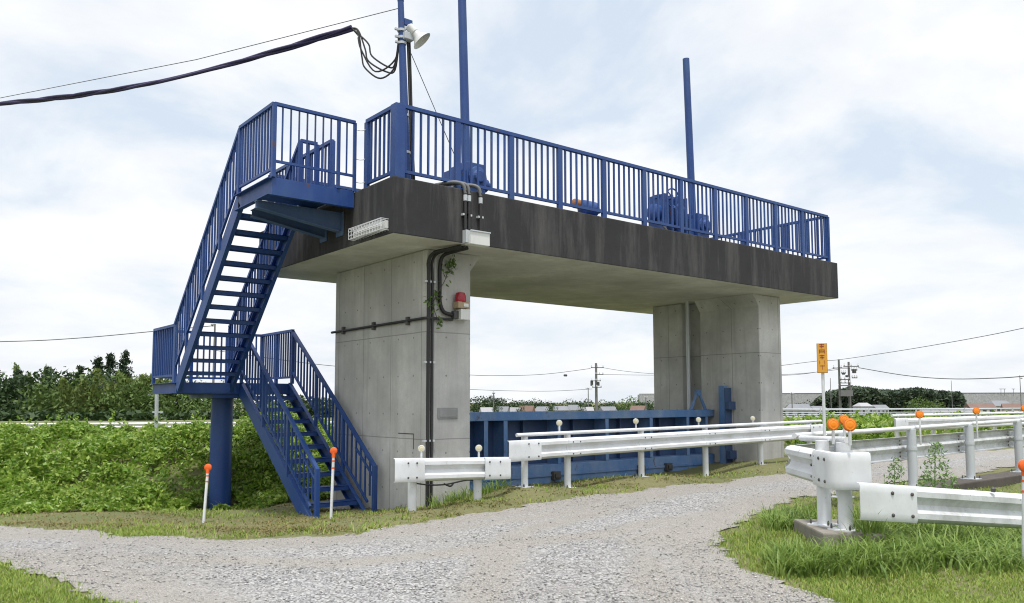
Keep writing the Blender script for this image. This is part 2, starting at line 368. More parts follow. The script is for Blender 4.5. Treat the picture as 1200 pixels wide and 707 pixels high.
def road_sheet():
    s = .055
    ax = np.arange(-7, 12, s); ay = np.arange(-9, 4.2, s)
    X, Y = np.meshgrid(ax, ay, indexing='ij'); xc = X[:-1, :-1] + s / 2; yc = Y[:-1, :-1] + s / 2
    D = (xc - CAM[0]) * _f[0] + (yc - CAM[1]) * _f[1]
    m = on_road(xc, yc)
    F = grid_faces(len(ax), len(ay))[m.ravel()]
    Z = ground_z(X, Y) + .012 + .006 * wob(X, Y, 6)
    V = np.stack([X, Y, Z], -1).reshape(-1, 3)
    # coarse continuation left and right
    us = np.unique(F); mp = np.full(len(V), -1); mp[us] = np.arange(len(us)); V = V[us]; F = mp[F]
    def strip(x0, x1, y0, y1, st):
        ax = np.arange(x0, x1 + 1e-6, st); ay = np.arange(y0, y1 + 1e-6, st); X, Y = np.meshgrid(ax, ay, indexing='ij')
        m = on_road(X[:-1, :-1] + st / 2, Y[:-1, :-1] + st / 2); F = grid_faces(len(ax), len(ay))[m.ravel()]
        V = np.stack([X, Y, ground_z(X, Y) + .012], -1).reshape(-1, 3); return V, F
    out = [(V, F)] + [strip(11.945, 40, -5, 1, .22), strip(-20, -7, -4, 14, .25), strip(-7, 0.35, -18, -9, .25)]
    VV, FF, n = [], [], 0
    for v, f in out: VV.append(v); FF.append(f + n); n += len(v)
    me = mesh_arrays('gravel_road', np.concatenate(VV), np.concatenate(FF), M['road'])
    me.polygons.foreach_set('use_smooth', [True] * len(me.polygons))
    P = np.concatenate(VV)[:, :2]; dist = np.full(len(P), 9.0)
    for i in range(len(ROAD)):
        a, b = ROAD[i], ROAD[(i + 1) % len(ROAD)]; t = np.clip(((P - a) @ (b - a)) / ((b - a) @ (b - a)), 0, 1)
        dist = np.minimum(dist, np.hypot(*(P - a - t[:, None] * (b - a)).T))
    at_ = me.attributes.new('fines', 'FLOAT', 'POINT'); 
    tr = np.zeros(len(P))
    for line in (((-14, 9), (-7, 4.2), (-4.2, 1.0), (-1.6, -1.9), (1, -2.5), (4, -2.3), (9, -2.2), (40, -2)), ((-2.6, -14), (-2.2, -8), (-1.3, -5), (.6, -3.1), (4, -2.35), (9, -2.2))):
        ln = np.array(line, float)
        q = []
        for a, b in zip(ln[:-1], ln[1:]):
            t = np.clip(((P - a) @ (b - a)) / ((b - a) @ (b - a)), 0, 1); q.append(np.hypot(*(P - a - t[:, None] * (b - a)).T))
        d = np.min(q, axis=0); tr = np.maximum(tr, np.exp(-((d - .72) / .26) ** 2))
    at_.data.foreach_set('value', np.maximum(np.exp(-dist / .55), (.45 * tr)).astype(np.float32))   # trodden earth along the edges
    tag(link('gravel_road', me), kind='structure')
road_sheet()

def view_samples(n, xlo, xhi, Dlo, Dhi, power=1.0):
    "random ground points inside the view wedge, denser nearer"
    D = 1 / (1 / Dlo + (1 / Dhi - 1 / Dlo) * rng.random(n) ** power)
    U = (xlo + (xhi - xlo) * rng.random(n) - CX) / CF * D
    fx, fy = _f[:2] / np.hypot(*_f[:2]); return CAM[0] + fx * D + fy * U, CAM[1] + fy * D - fx * U, D, U
def scatter_stones():
    x, y, D, U = view_samples(75000, -150, 1350, 5.2, 17)
    dens = sstep(-.1, .45, wob(x, y, .55, 5)) * .75 + .25
    k = on_road(x, y) & (rng.random(len(x)) < dens)
    x, y = x[k], y[k]; n = len(x); s = .0045 + .010 * rng.random(n) ** 3.2
    z = ground_z(x, y) + .014 + s * .25
    base = np.array([(1, 0, 0), (0, 1, 0), (-1, 0, 0), (0, -1, 0), (0, 0, 1), (0, 0, -1)], float)
    V = base[None] * (1 + .5 * (rng.random((n, 6, 1)) - .5)) * s[:, None, None] * np.array([1.25, .95, .50])
    t = rng.random(n) * 6.28; c, sn = np.cos(t)[:, None], np.sin(t)[:, None]
    V = np.stack([V[..., 0] * c - V[..., 1] * sn, V[..., 0] * sn + V[..., 1] * c, V[..., 2]], -1) + np.stack([x, y, z], -1)[:, None]
    f = np.array([(0, 1, 4), (1, 2, 4), (2, 3, 4), (3, 0, 4), (1, 0, 5), (2, 1, 5), (3, 2, 5), (0, 3, 5)])
    F = (f[None] + 6 * np.arange(n)[:, None, None]).reshape(-1, 3)
    me = mesh_arrays('gravel', V.reshape(-1, 3), F, M['stone'])
    tag(link('gravel', me), 'loose grey gravel stones strewn over the road', 'gravel', kind='stuff')
scatter_stones()

def blades(x, y, z, h, w, lean, segs=3):
    "curved tapering grass blades as quad strips"
    n = len(x); a = rng.random(n) * 6.283; dx, dy = np.cos(a), np.sin(a); sx, sy = -dy, dx
    V = np.zeros((n, (segs + 1) * 2, 3))
    for k in range(segs + 1):
        t = k / segs; ww = w * (1 - t ** 1.6 * .93) / 2
        off = lean * h * t ** 2; zz = h * (t - .35 * np.clip(lean, 0, 1.6) * t ** 2.5)
        V[:, 2 * k, 0] = x + dx * off + sx * ww; V[:, 2 * k, 1] = y + dy * off + sy * ww
        V[:, 2 * k + 1, 0] = x + dx * off - sx * ww; V[:, 2 * k + 1, 1] = y + dy * off - sy * ww
        V[:, 2 * k, 2] = V[:, 2 * k + 1, 2] = z + zz
    f = np.array([(2 * k, 2 * k + 1, 2 * k + 3, 2 * k + 2) for k in range(segs)])
    F = (f[None] + (segs + 1) * 2 * np.arange(n)[:, None, None]).reshape(-1, 4)
    return V.reshape(-1, 3), F
def stuff(name, VF, mat, label, cat):
    VV, FF, n = [], [], 0
    for v, f in VF: VV.append(v); FF.append(f + n); n += len(v)
    tag(link(name, mesh_arrays(name, np.concatenate(VV), np.concatenate(FF), mat)), label, cat, kind='stuff')
# footprints that no grass may grow through
SOLID = [(1.0, .68, 1.87, 3.8), (9.7, .68, 10.56, 3.8)]
def free(x, y):
    k = np.ones(x.shape, bool)
    for a, b, c, d in SOLID: k &= ~((x > a) & (x < c) & (y > b) & (y < d))
    return k

# near-left and right lawn
def lawn():
    VF = []
    x, y, D, U = view_samples(420000, -220, 1850, 5.0, 15)
    left = (x < -2.5) & (y > -9) & (y < 2); right = (x > -.3)
    k = ~on_road(x + .07 * rng.standard_normal(len(x)), y + .07 * rng.standard_normal(len(x))) & ((left & (D < 11.5)) | (right & (y < -3.0) & (x < 14)))
    k &= rng.random(len(x)) < (.45 + .55 * sstep(-.5, .3, wob(x, y, 1.6, 3)))
    x, y = x[k], y[k]; n = len(x)
    h = (.025 + .045 * rng.random(n)) * (1 + .5 * wob(x, y, 1.1, 8)); VF.append(blades(x, y, ground_z(x, y) - .005, h, .007 + .006 * rng.random(n), .2 + .8 * rng.random(n), 2))
    stuff('lawn_grass', VF, M['grass'], 'short bright green grass on the verge beside the gravel road', 'grass')
lawn()
def verge():
    x, y, D, U = view_samples(130000, -60, 1010, 10.0, 19)
    k = ~on_road(x + .10 * rng.standard_normal(len(x)), y + .10 * rng.standard_normal(len(x))) & free(x, y) & (y < 6.6) & (y > -1.6 - 0 * x) & (D < 17.3)
    dens = .18 + .82 * sstep(-.3, .6, wob(x, y, 1.3, 2)); k &= rng.random(len(x)) < dens
    x, y = x[k], y[k]; n = len(x); dry = (wob(x, y, .9, 6) + .9 * (rng.random(n) - .5)) > -.22
    h = .02 + .07 * rng.random(n) ** 2.2; z = ground_z(x, y) - .005; w = .010 + .010 * rng.random(n); le = .5 + 1.1 * rng.random(n)
    stuff('verge_grass', [blades(x[~dry], y[~dry], z[~dry], h[~dry] * 1.1, w[~dry], le[~dry] * .7, 2)], M['grass'], 'low green grass along the foot of the concrete gate tower', 'grass')
    stuff('cut_grass', [blades(x[dry], y[dry], z[dry], h[dry] * .8, w[dry], le[dry] * 1.4, 2)], M['dry_grass'], 'dry brown cut grass lying along the far road edge', 'dry grass')
verge()
def tall():
    VF = []
    fx, fy = _f[:2] / np.hypot(*_f[:2])
    def spot(px, py_, D, n, hmin, hmax, spread, lean=1.0, wd=1.0):
        U = (px - CX) / CF * D; x0 = CAM[0] + fx * D + fy * U; y0 = CAM[1] + fy * D - fx * U
        x = x0 + spread * rng.standard_normal(n); y = y0 + spread * rng.standard_normal(n); k = free(x, y); x, y = x[k], y[k]; m = len(x)
        VF.append(blades(x, y, ground_z(x, y) - .01, hmin + (hmax - hmin) * rng.random(m), wd * (.011 + .013 * rng.random(m)), lean * (.25 + 1.0 * rng.random(m)), 4))
    for _ in range(520):                                       # thicket under and before the low rail
        px = 1000 + 330 * random.random(); D = 7.35 + 1.5 * random.random(); spot(px, 0, D, random.randint(4, 9), .13, .38, .08, 1.2, 1.15)
    for _ in range(90):                                        # front fringe
        px = 1020 + 290 * random.random(); D = 7.1 + .4 * random.random(); spot(px, 0, D, random.randint(5, 9), .08, .24, .05)
    for _ in range(70):                                        # tuft left of the footing
        px = 893 + 55 * random.random(); D = 9.1 + 1.3 * random.random(); spot(px, 0, D, random.randint(6, 12), .10, .30, .06)
    for _ in range(190):                                       # ragged fringe before the footing
        px = 900 + 115 * random.random(); D = 7.2 + .65 * random.random(); spot(px, 0, D, random.randint(5, 9), .12, .30, .05)
    for _ in range(26): spot(1003 + 14 * random.random(), 0, 8.05 + .3 * random.random(), random.randint(5, 9), .25, .55, .05, .6)
    for _ in range(120):                                       # between the low rail and the curb
        px = 1010 + 260 * random.random(); D = 8.9 + 1.4 * random.random(); spot(px, 0, D, random.randint(5, 9), .12, .34, .06)
    for _ in range(60):                                        # weeds along the foot of the near pier and short rail
        x0 = .9 + 1.4 * random.random(); y0 = .25 + .4 * random.random(); n = random.randint(4, 8)
        x = x0 + .05 * rng.standard_normal(n); y = np.minimum(y0 + .05 * rng.standard_normal(n), .66)
        VF.append(blades(x, y, ground_z(x, y), .08 + .22 * rng.random(n), .008 + .008 * rng.random(n), .3 + .9 * rng.random(n), 4))
    stuff('tall_grass', VF, M['tall_grass'], 'tall arching green grass under the near white guardrail', 'grass')
    x, y, D, U = view_samples(60000, -40, 85, 11.5, 15.5)
    py_ = CY - CF * 0 + 0 * x; pyy = 471 + (CAM[2] - ground_z(x, y)) / D * CF; pxx = CX + U / D * CF
    k = (np.abs(pyy - 629 + .02 * (pxx - 40)) < 3.5 + 1.5 * wob(x, y, 2)) & (pxx < 78)
    x, y = x[k], y[k]; n = len(x)
    stuff('track_grass', [blades(x, y, ground_z(x, y), .02 + .05 * rng.random(n), .010 + .008 * rng.random(n), .3 + .9 * rng.random(n), 2)], M['grass'], 'thin grass strip between the wheel tracks at far left', 'grass')
tall()

def leaves(c, s, nrm_up=.6, aspect=.75, quad=True):
    "leaf-sized rhombs at points c with sizes s"
    n = len(c); d = rng.standard_normal((n, 3)); d[:, 2] += nrm_up * 2; d /= np.linalg.norm(d, axis=1)[:, None]
    t = rng.standard_normal((n, 3)); t -= d * (t * d).sum(1)[:, None]; t /= np.linalg.norm(t, axis=1)[:, None]; b = np.cross(d, t)
    s = s[:, None]
    V = np.stack([c - t * s, c + b * s * aspect * .62 + d * s * .12, c + t * s, c - b * s * aspect * .62 + d * s * .12], 1)
    F = np.arange(4 * n).reshape(n, 4); return V.reshape(-1, 3), F
def weed_bank():
    VF = []
    n = 230000
    D = 12.0 + 11.5 * rng.random(n) ** 1.1; px = -130 + 530 * rng.random(n); U = (px - CX) / CF * D
    fx, fy = _f[:2] / np.hypot(*_f[:2]); x = CAM[0] + fx * D + fy * U; y = CAM[1] + fy * D - fx * U
    edge = np.interp(px, [-130, 0, 120, 235, 300, 345, 400], [12.1, 12.9, 13.5, 14.5, 15.3, 15.9, 16.6]) + .30 * wob(x, y, 1.9, 3)
    k = (D > edge) & ~((x > .70) & (x < 2.0) & (y < 4.0)) & ~((np.abs(x + .22) < .3) & (np.abs(y - 6.1) < .3)) & ~((x > -.45) & (x < .98) & (y < 2.6))
    k &= ~((D < 15.9) & (np.abs(U + 5.62) < .30))
    # patchy clumps: leaves gather on mounds, gaps between them stay dark
    cl = np.random.default_rng(3); m = 360                     # bushy clumps of different height and leaf
    cD = 12.8 + 10.5 * cl.random(m); cU = (-130 + 530 * cl.random(m) - CX) / CF * cD; cr = .20 + .50 * cl.random(m) ** 1.6; ch = (.06 + .68 * cl.random(m) ** 2.0) * np.where(cU < -6.6, 1 - .45 * np.clip((cD - 17) / 2.5, 0, 1), 1)
    H = np.full(n, .07); 
    for q in range(m):
        d2 = ((D - cD[q]) ** 2 + (U - cU[q]) ** 2) / cr[q] ** 2; H = np.maximum(H, ch[q] * np.sqrt(np.clip(1 - d2, 0, 1)))
    lump3 = .5 + .5 * wob(x, y, 5.0, 2)
    k &= rng.random(n) < .20 + .80 * sstep(.07, .20, H)
    x, y, D, U, H, lump3 = [v[k] for v in (x, y, D, U, H, lump3)]; n = len(x); edge = edge[k]
    H = (H + .12 * lump3) * (.22 + .78 * sstep(.1, 2.6, D - edge)) * sstep(-.15, .15, D - edge)
    u = rng.random(n); under = (x > -.35) & (x < 1.0) & (y < 5.6); H = np.where(under, np.minimum(H, np.clip(-.24 + (y - 2.28) * .70 - .26 - ground_z(x, y), .05, 9)), H)
    z = ground_z(x, y) + H * (.25 + .75 * u ** .4) + .02
    s = .024 + .050 * rng.random(n) ** 1.5
    big = rng.random(n) < .12; s[big] *= 1.5
    VF.append(leaves(np.stack([x, y, z], -1), s, .55))
    m2 = 260; qi = rng.integers(0, n, m2)                     # taller leafy shoots standing out of the mat
    for q in qi:
        hh = .18 + .34 * rng.random(); kk = 26; t = rng.random(kk); a = rng.random(kk) * 6.283; rr_ = (.03 + .10 * (1 - t)) * (.4 + .6 * rng.random(kk))
        if x[q] > -.5 and y[q] < 5.8: continue
        VF.append(leaves(np.stack([x[q] + rr_ * np.cos(a), y[q] + rr_ * np.sin(a), z[q] - .06 + hh * t], -1), .028 + .03 * rng.random(kk), .5))
    k = rng.random(n) < .035                                  # grassy shoots and stems poking out
    VF.append(blades(x[k], y[k], z[k] - .1, .12 + .22 * rng.random(k.sum()), np.full(k.sum(), .012), .3 + .9 * rng.random(k.sum()), 3))
    kd = rng.random(n) < .006
    stuff('dead_stems', [blades(x[kd], y[kd], z[kd] - .08, .10 + .25 * rng.random(kd.sum()), np.full(kd.sum(), .010), .4 + 1.2 * rng.random(kd.sum()), 3)], M['dry_grass'], 'dead brown stems scattered among the green weeds of the bank', 'dead stems')
    stuff('weed_bank', VF, M['weed'], 'thick green leafy weeds covering the bank behind the blue stairs', 'weeds')
weed_bank()
def roadside_weeds():
    VF = []
    def patch(px0, px1, D0, D1, hmin, hmax, n):
        D = D0 + (D1 - D0) * rng.random(n); U = (px0 + (px1 - px0) * rng.random(n) - CX) / CF * D
        fx, fy = _f[:2] / np.hypot(*_f[:2]); x = CAM[0] + fx * D + fy * U; y = CAM[1] + fy * D - fx * U
        H = hmin + (hmax - hmin) * (.5 + .5 * wob(x, y, 1.1, 4)); z = ground_z(x, y) + H * rng.random(n) ** .5
        VF.append(leaves(np.stack([x, y, z], -1), .05 + .07 * rng.random(n), .4))
    patch(918, 1048, 24, 34, .3, 1.05, 9000); patch(1040, 1230, 30, 44, .3, .95, 7000); patch(1120, 1210, 26, 30, .2, 1.0, 2500)
    stuff('roadside_weeds', VF, M['weed'], 'green weeds growing beyond the end of the white guardrail', 'weeds')
roadside_weeds()
#PART2
# ------------------------------------------------------------------ sky and sun
SUN = np.array([-.17, -.25, 1.0]); SUN /= np.linalg.norm(SUN)
w = bpy.data.worlds.new('World'); scene.world = w; w.use_nodes = True
nt = w.node_tree; nt.nodes.clear()
out = nt.nodes.new('ShaderNodeOutputWorld'); bg = nt.nodes.new('ShaderNodeBackground'); nt.links.new(bg.outputs[0], out.inputs[0])
sky = nt.nodes.new('ShaderNodeTexSky'); sky.sky_type = 'NISHITA'; sky.sun_disc = False
sky.sun_elevation = math.asin(SUN[2]); sky.sun_rotation = math.atan2(SUN[0], SUN[1]); sky.air_density = 1.2; sky.dust_density = 1.5
tc = nt.nodes.new('ShaderNodeTexCoord'); sp = nt.nodes.new('ShaderNodeSeparateXYZ'); nt.links.new(tc.outputs['Generated'], sp.inputs[0])
# project the view direction on a cloud layer plane so clouds flatten towards the horizon
zz = math_(nt, 'ADD', math_(nt, 'MAXIMUM', sp.outputs[2], 0.0), .22)
cb = nt.nodes.new('ShaderNodeCombineXYZ'); nt.links.new(math_(nt, 'DIVIDE', sp.outputs[0], zz), cb.inputs[0]); nt.links.new(math_(nt, 'DIVIDE', sp.outputs[1], zz), cb.inputs[1])
def wnoise(scale, det, rough, off, dist=0.0):
    mp = nt.nodes.new('ShaderNodeMapping'); mp.inputs['Location'].default_value = off; nt.links.new(cb.outputs[0], mp.inputs['Vector'])
    t = nt.nodes.new('ShaderNodeTexNoise'); t.inputs['Scale'].default_value = scale; t.inputs['Detail'].default_value = det; t.inputs['Roughness'].default_value = rough
    t.inputs['Distortion'].default_value = dist; nt.links.new(mp.outputs[0], t.inputs['Vector']); return t.outputs[0]
cov = wnoise(1.35, 9, .56, (3.1, 1.7, 0), .3); shade = wnoise(2.2, 7, .6, (7.3, 2.2, 0), .2)
cloud = ramp(nt, shade, [(.32, (8.8, 9.0, 9.35)), (.48, (9.5, 9.55, 9.7)), (.60, (10.1, 10.1, 10.1))])
skyc = mix(nt, .75, sky.outputs[0], (7.7, 8.7, 9.9))
fac = ramp(nt, cov, [(.36, G3(.05)), (.48, G3(.70)), (.60, G3(1))])
c = mix(nt, fac, skyc, cloud)
hz_ = ramp(nt, sp.outputs[2], [(.0, G3(.55)), (.22, G3(0))])
c = mix(nt, hz_, c, (8.9, 9.15, 9.5))
# the veil of cloud is brighter round the sun and overhead
nrm = nt.nodes.new('ShaderNodeVectorMath'); nrm.operation = 'DOT_PRODUCT'; nt.links.new(tc.outputs['Generated'], nrm.inputs[0]); nrm.inputs[1].default_value = tuple(SUN)
glow = ramp(nt, nrm.outputs['Value'], [(.45, G3(1.0)), (.80, G3(1.5)), (1.0, G3(2.4))])
c = mix(nt, 1.0, c, glow, 'MULTIPLY')
nt.links.new(c, bg.inputs['Color']); bg.inputs['Strength'].default_value = .10
sl = bpy.data.lights.new('sun', 'SUN'); sl.energy = 3.1; sl.angle = R(5); sl.color = (1, .96, .90)
so = bpy.data.objects.new('sun', sl); COL.objects.link(so); so.rotation_euler = Vector(SUN).to_track_quat('Z', 'Y').to_euler()
so.location = (0, 0, 30)
vs = scene.view_settings; vs.view_transform = 'Standard'; vs.look = 'None'; vs.gamma = 1; vs.exposure = .10; vs.use_curve_mapping = False
scene.cycles.filter_width = 1.1
try:
    scene.cycles.use_denoising = True; scene.cycles.denoiser = 'OPENIMAGEDENOISE'; scene.cycles.denoising_input_passes = 'RGB_ALBEDO_NORMAL'; scene.cycles.denoising_prefilter = 'ACCURATE'; scene.cycles.max_bounces = 6; scene.cycles.transparent_max_bounces = 4
except Exception: pass

# ------------------------------------------------------------------ the gate tower
H = 4.8; TH = .833; L = 11.86; W = 4.97; I = .147
PX0, PX1, QX0, QX1, PYF, PYB = 1.012, 1.85, 9.717, 10.555, .694, 3.784
tower = thing('gate_tower', 'concrete sluice gate tower of two piers carrying a dark stained deck with blue railing', 'gate tower', (5.9, 2.2, 0))
mb = MB(); mb.box((0, 0, H - TH), (L, W, H))
deck = mb.build('deck', [M['deck_face'], M['deck_under']], tower, bevel=.018)
for p_ in deck.data.polygons: p_.material_index = 1 if p_.normal.z < -.5 else 0
def pier(x0, x1, inner):
    "C-shaped plan: a slot for the gate on the inner side, a haunch under the deck at its front"
    s = inner; xi = x1 if s > 0 else x0; z0, z1 = -1.2, H - TH - .003
    sy0, sy1, sd = 2.32, 2.86, .30
    lo, hi = (x0, x1 - sd) if s > 0 else (x0 + sd, x1)
    xo = x0 if s > 0 else x1
    loop = [(xo, PYF), (xi, PYF), (xi, sy0), (xi - s * sd, sy0), (xi - s * sd, sy1), (xi, sy1), (xi, PYB), (xo, PYB)]
    mb = MB(); mb.sweep([[(x, y, z0) for x, y in loop], [(x, y, z1) for x, y in loop]])
    o = mb.build('pier', M['pier'], tower, bevel=.022)
    h = MB(); hh = .26
    h.sweep([[(xi - s * .02, y, z1), (xi + s * .20, y, z1), (xi, y, z1 - hh), (xi - s * .02, y, z1 - hh)] for y in (PYF + .003, sy0)])
    h.build('haunch', M['pier'], o)
    return o
pl = pier(PX0, PX1, 1); pr = pier(QX0, QX1, -1)
mb = MB(); mb.cbox((1.41, PYF - .006, 1.415), (.37, .022, .17)); mb.cbox((1.41, PYF - .019, 1.415), (.31, .008, .115)); pq = mb.build('inscription_plaque', M['plaque'], pl, bevel=.006)

mb = MB(); mb.box((PX0 - .004, 1.03, 1.085), (PX0 + .01, 1.50, 1.10)); mb.box((PX0 - .004, 1.03, .86), (PX0 + .01, 1.045, 1.084)); mb.build('recess_edge', M['dark_steel'], pl)

def railing_run(parent, p, q, posts, n_bar, h=1.10, z_low=.13, post=(.10, .055), rail=.055, barw=.028):
    "posts plus one infill panel per bay between p and q (both on the base line)"
    p, q = np.array(p, float), np.array(q, float); d = (q - p) / np.linalg.norm(q - p); dh = np.array([d[0], d[1], 0]); dh /= np.linalg.norm(dh)
    pos = [p + (q - p) * t for t in posts]
    for c in pos:
        m = MB(); m.bar(c, c + np.array([0, 0, h - .01]), post[1], post[0], up=dh); m.build('post', M['blue'], parent, bevel=.004)
    for a, b in zip(pos[:-1], pos[1:]):
        m = MB(); up = (0, 0, 1); zt = np.array([0, 0, h]); zl = np.array([0, 0, z_low])
        m.bar(a + zt, b + zt, rail + .012, rail, up); m.bar(a + zl, b + zl, rail * .75, rail * .8, up)
        k = max(1, int(round(n_bar * np.linalg.norm(b - a))))
        for i in range(1, k):
            c = a + (b - a) * i / k; m.bar(c + zl, c + zt, barw, barw, up=dh)
        m.build('infill_panel', M['blue'], parent)
rl = tag(bpy.data.objects.new('deck_railing', None)); COL.objects.link(rl); rl.parent = tower; ORIGIN[rl] = ORIGIN[tower]
railing_run(rl, (I, I, H), (L - I, I, H), [k / 11 for k in range(12)], 7.7)
railing_run(rl, (I, I, H), (I, 1.06, H), [0, 1], 7.7)
railing_run(rl, (I, 2.24, H), (I, W - I, H), [0, .35, .68, 1], 7.7)
railing_run(rl, (L - I, I, H), (L - I, W - I, H), [0, .25, .5, .75, 1], 7.7)
railing_run(rl, (I, W - I, H), (L - I, W - I, H), [k / 11 for k in range(12)], 7.7)
mb = MB(); mb.cbox((I, I, H + .55), (.16, .16, 1.11)); mb.build('corner_post', M['blue'], rl, bevel=.006)
# chains across the opening to the stairs
for z in (5.78, 5.32, 4.96):
    m = MB(); pts = []
    for k in range(9):
        t = k / 8; pts.append((0.0 + I * t, 1.17 - .11 * t, z - .02 * math.sin(math.pi * t)))
    m.tube(pts, .008, 6); m.build('chain', M['galv'], rl)

# ------------------------------------------------------------------ stairs
st = thing('steel_staircase', 'blue steel staircase turning back on itself up to the tower deck', 'staircase', (-.3, 3.5, -.2))
XL, XR = -1.3, -.3            # upper flight
YT0, YT1 = 1.16, 2.50         # top landing
YM0, YM1, ZM = 5.40, 6.88, 1.95
LX0, LX1 = -.15, .86          # lower flight
def channel(m, p, q, h, w, up=(0, 0, 1), side=1):
    "C section: web plus two flanges"
    p, q = np.array(p, float), np.array(q, float); d, sd, u = frame(q - p, up)
    m.bar(p, q, .012, h, up)
    for s in (-1, 1):
        o = u * (h / 2 - .006) * s + sd * side * (w / 2 + .004); m.bar(p + o, q + o, w, .012, up)
# top landing
m = MB(); m.box((XL, YT0 + .006, H - .012), (-.012, YT1, H + .006)); m.build('landing_floor', M['blue'], st)
for p_, q_, s_ in (((XL, YT0, H - .13), (-.012, YT0, H - .13), -1), ((XL, YT1, H - .13), (XL, YT0, H - .13), 1), ((XR, YT1, H - .13), (-.012, YT1, H - .13), 1)):
    m = MB(); channel(m, p_, q_, .25, .07, side=s_); m.build('landing_edge_beam', M['blue'], st, bevel=.003)
for y in (1.62, 2.2):
    m = MB(); xo = -1.37 if y < 2 else -1.2
    m.sweep([[(xo, q, H - .27), (xo, q, H - .36), (-.004, q, H - .55), (-.004, q, H - .27)] for q in (y - .006, y + .006)]); m.box((xo, y - .06, H - .27), (-.004, y + .06, H - .258)); m.bar((xo, y, H - .366), (-.004, y, H - .556), .12, .012)
    m.box((-.016, y - .12, H - .62), (-.004, y + .12, H - .25)); m.build('bracket_beam', M['bracket'], st)
def flight(xa, xb, p_hi, p_lo, n, depth=.25):
    (y1, z1), (y0, z0) = p_hi, p_lo
    for x, sd in ((xa, 1), (xb, -1)):
        m = MB(); d = 1 if y0 > y1 else -1
        channel(m, (x, y1, z1 - .08), (x, y0, z0 - .08), depth, .06, side=sd * (1 if d > 0 else -1))
        m.build('stringer', M['blue'], st, bevel=.003)
    for k in range(1, n):
        t = k / n; y = y1 + (y0 - y1) * t; z = z1 + (z0 - z1) * t
        m = MB(); m.box((xa + .008, y - .125, z - .03), (xb - .008, y + .125, z - .022)); m.box((xa + .008, y - .125, z - .095), (xb - .008, y - .118, z - .022)); m.box((xa + .008, y + .118, z - .080), (xb - .008, y + .125, z - .022))
        m.build('tread', M['blue'], st)
flight(XL, XR, (YT1, H), (YM0, ZM), 13)
flight(LX0, LX1, (YM0, ZM), (2.28, -.24), 10)
# mid landing and its column
m = MB(); m.box((XL, YM0, ZM - .012), (LX1, YM1, ZM + .006)); m.build('landing_floor', M['blue'], st)
for p_, q_, s_ in (((LX1, YM1, ZM - .10), (XL, YM1, ZM - .10), 1), ((XL, YM1, ZM - .10), (XL, YM0, ZM - .10), 1), ((XL, YM0, ZM - .10), (LX1, YM0, ZM - .10), -1), ((LX1, YM0, ZM - .10), (LX1, YM1, ZM - .10), -1)):
    m = MB(); channel(m, p_, q_, .20, .07, side=s_); m.build('landing_edge_beam', M['blue'], st, bevel=.003)
m = MB(); m.box((-.62, YM0 + .05, ZM - .28), (.18, YM1 - .05, ZM - .20)); m.build('bearing_plate', M['blue'], st, bevel=.003)
m = MB(); m.tube([(-.22, 6.1, -.9), (-.22, 6.1, ZM - .27)], .205, 28); m.build('column', M['blue'], st, smooth=True)
# stair railings
sr = tag(bpy.data.objects.new('stair_railing', None)); COL.objects.link(sr); sr.parent = st; ORIGIN[sr] = ORIGIN[st]
railing_run(sr, (XL, YT0, H), (-.012, YT0, H), [0, .79, 1], 7.8, 1.08, .24, (.045, .045), .045, .02)
railing_run(sr, (XL, YT0, H), (XL, YT1, H), [0, 1], 8.6, 1.08, .13, (.07, .055), .05)
railing_run(sr, (XR, YT1, H), (-.01, YT1, H), [0, 1], 8.6, 1.08, .13, (.07, .055), .05)
for x in (XL, XR): railing_run(sr, (x, YT1, H), (x, YM0 + .16, ZM), [0, .26, .52, .78, 1], 5.6, 1.06, .22, (.06, .05), .05)
railing_run(sr, (XL, YM0 + .1, ZM), (XL, YM1, ZM), [0, 1], 8.6, 1.05, .13, (.07, .055), .05)
railing_run(sr, (XL, YM1, ZM), (LX1, YM1, ZM), [0, .33, .66, 1], 8.6, 1.05, .13, (.06, .055), .05)
railing_run(sr, (LX1, YM1, ZM), (LX1, YM0 - .1, ZM), [0, .5, 1], 8.6, 1.05, .13, (.07, .055), .05)
for x in (LX0, LX1):
    railing_run(sr, (x, YM0 - .1, ZM), (x, 1.98, -.46), [0, .33, .66], 5.6, 1.02, .24, (.06, .05), .05)
    a = np.array((x, YM0 - .1, ZM)); b = np.array((x, 1.98, -.46)); mid = a + (b - a) * .66
    m = MB(); m.bar(mid + (0, 0, 1.02), b + (0, 0, 1.0), .06, .05); m.bar(mid + (0, 0, .24), a + (b - a) * .93 + (0, 0, .24), .035, .035)
    for k in range(1, 7):
        c = mid + (b - a) * (.34 * k / 7); m.bar(c + (0, 0, .24 if k < 6 else .4), c + (0, 0, 1.02), .026, .026, up=(0, 1, 0))
    m.bar(b + (0, 0, .80), a + (b - a) * .80 + (0, 0, .80), .03, .03)
    m.build('infill_panel', M['blue'], sr)
    m = MB(); m.bar((x, 1.98, -.28), (x, 1.98, .56), .07, .07, up=(0, 1, 0)); m.build('post', M['blue'], sr, bevel=.004)

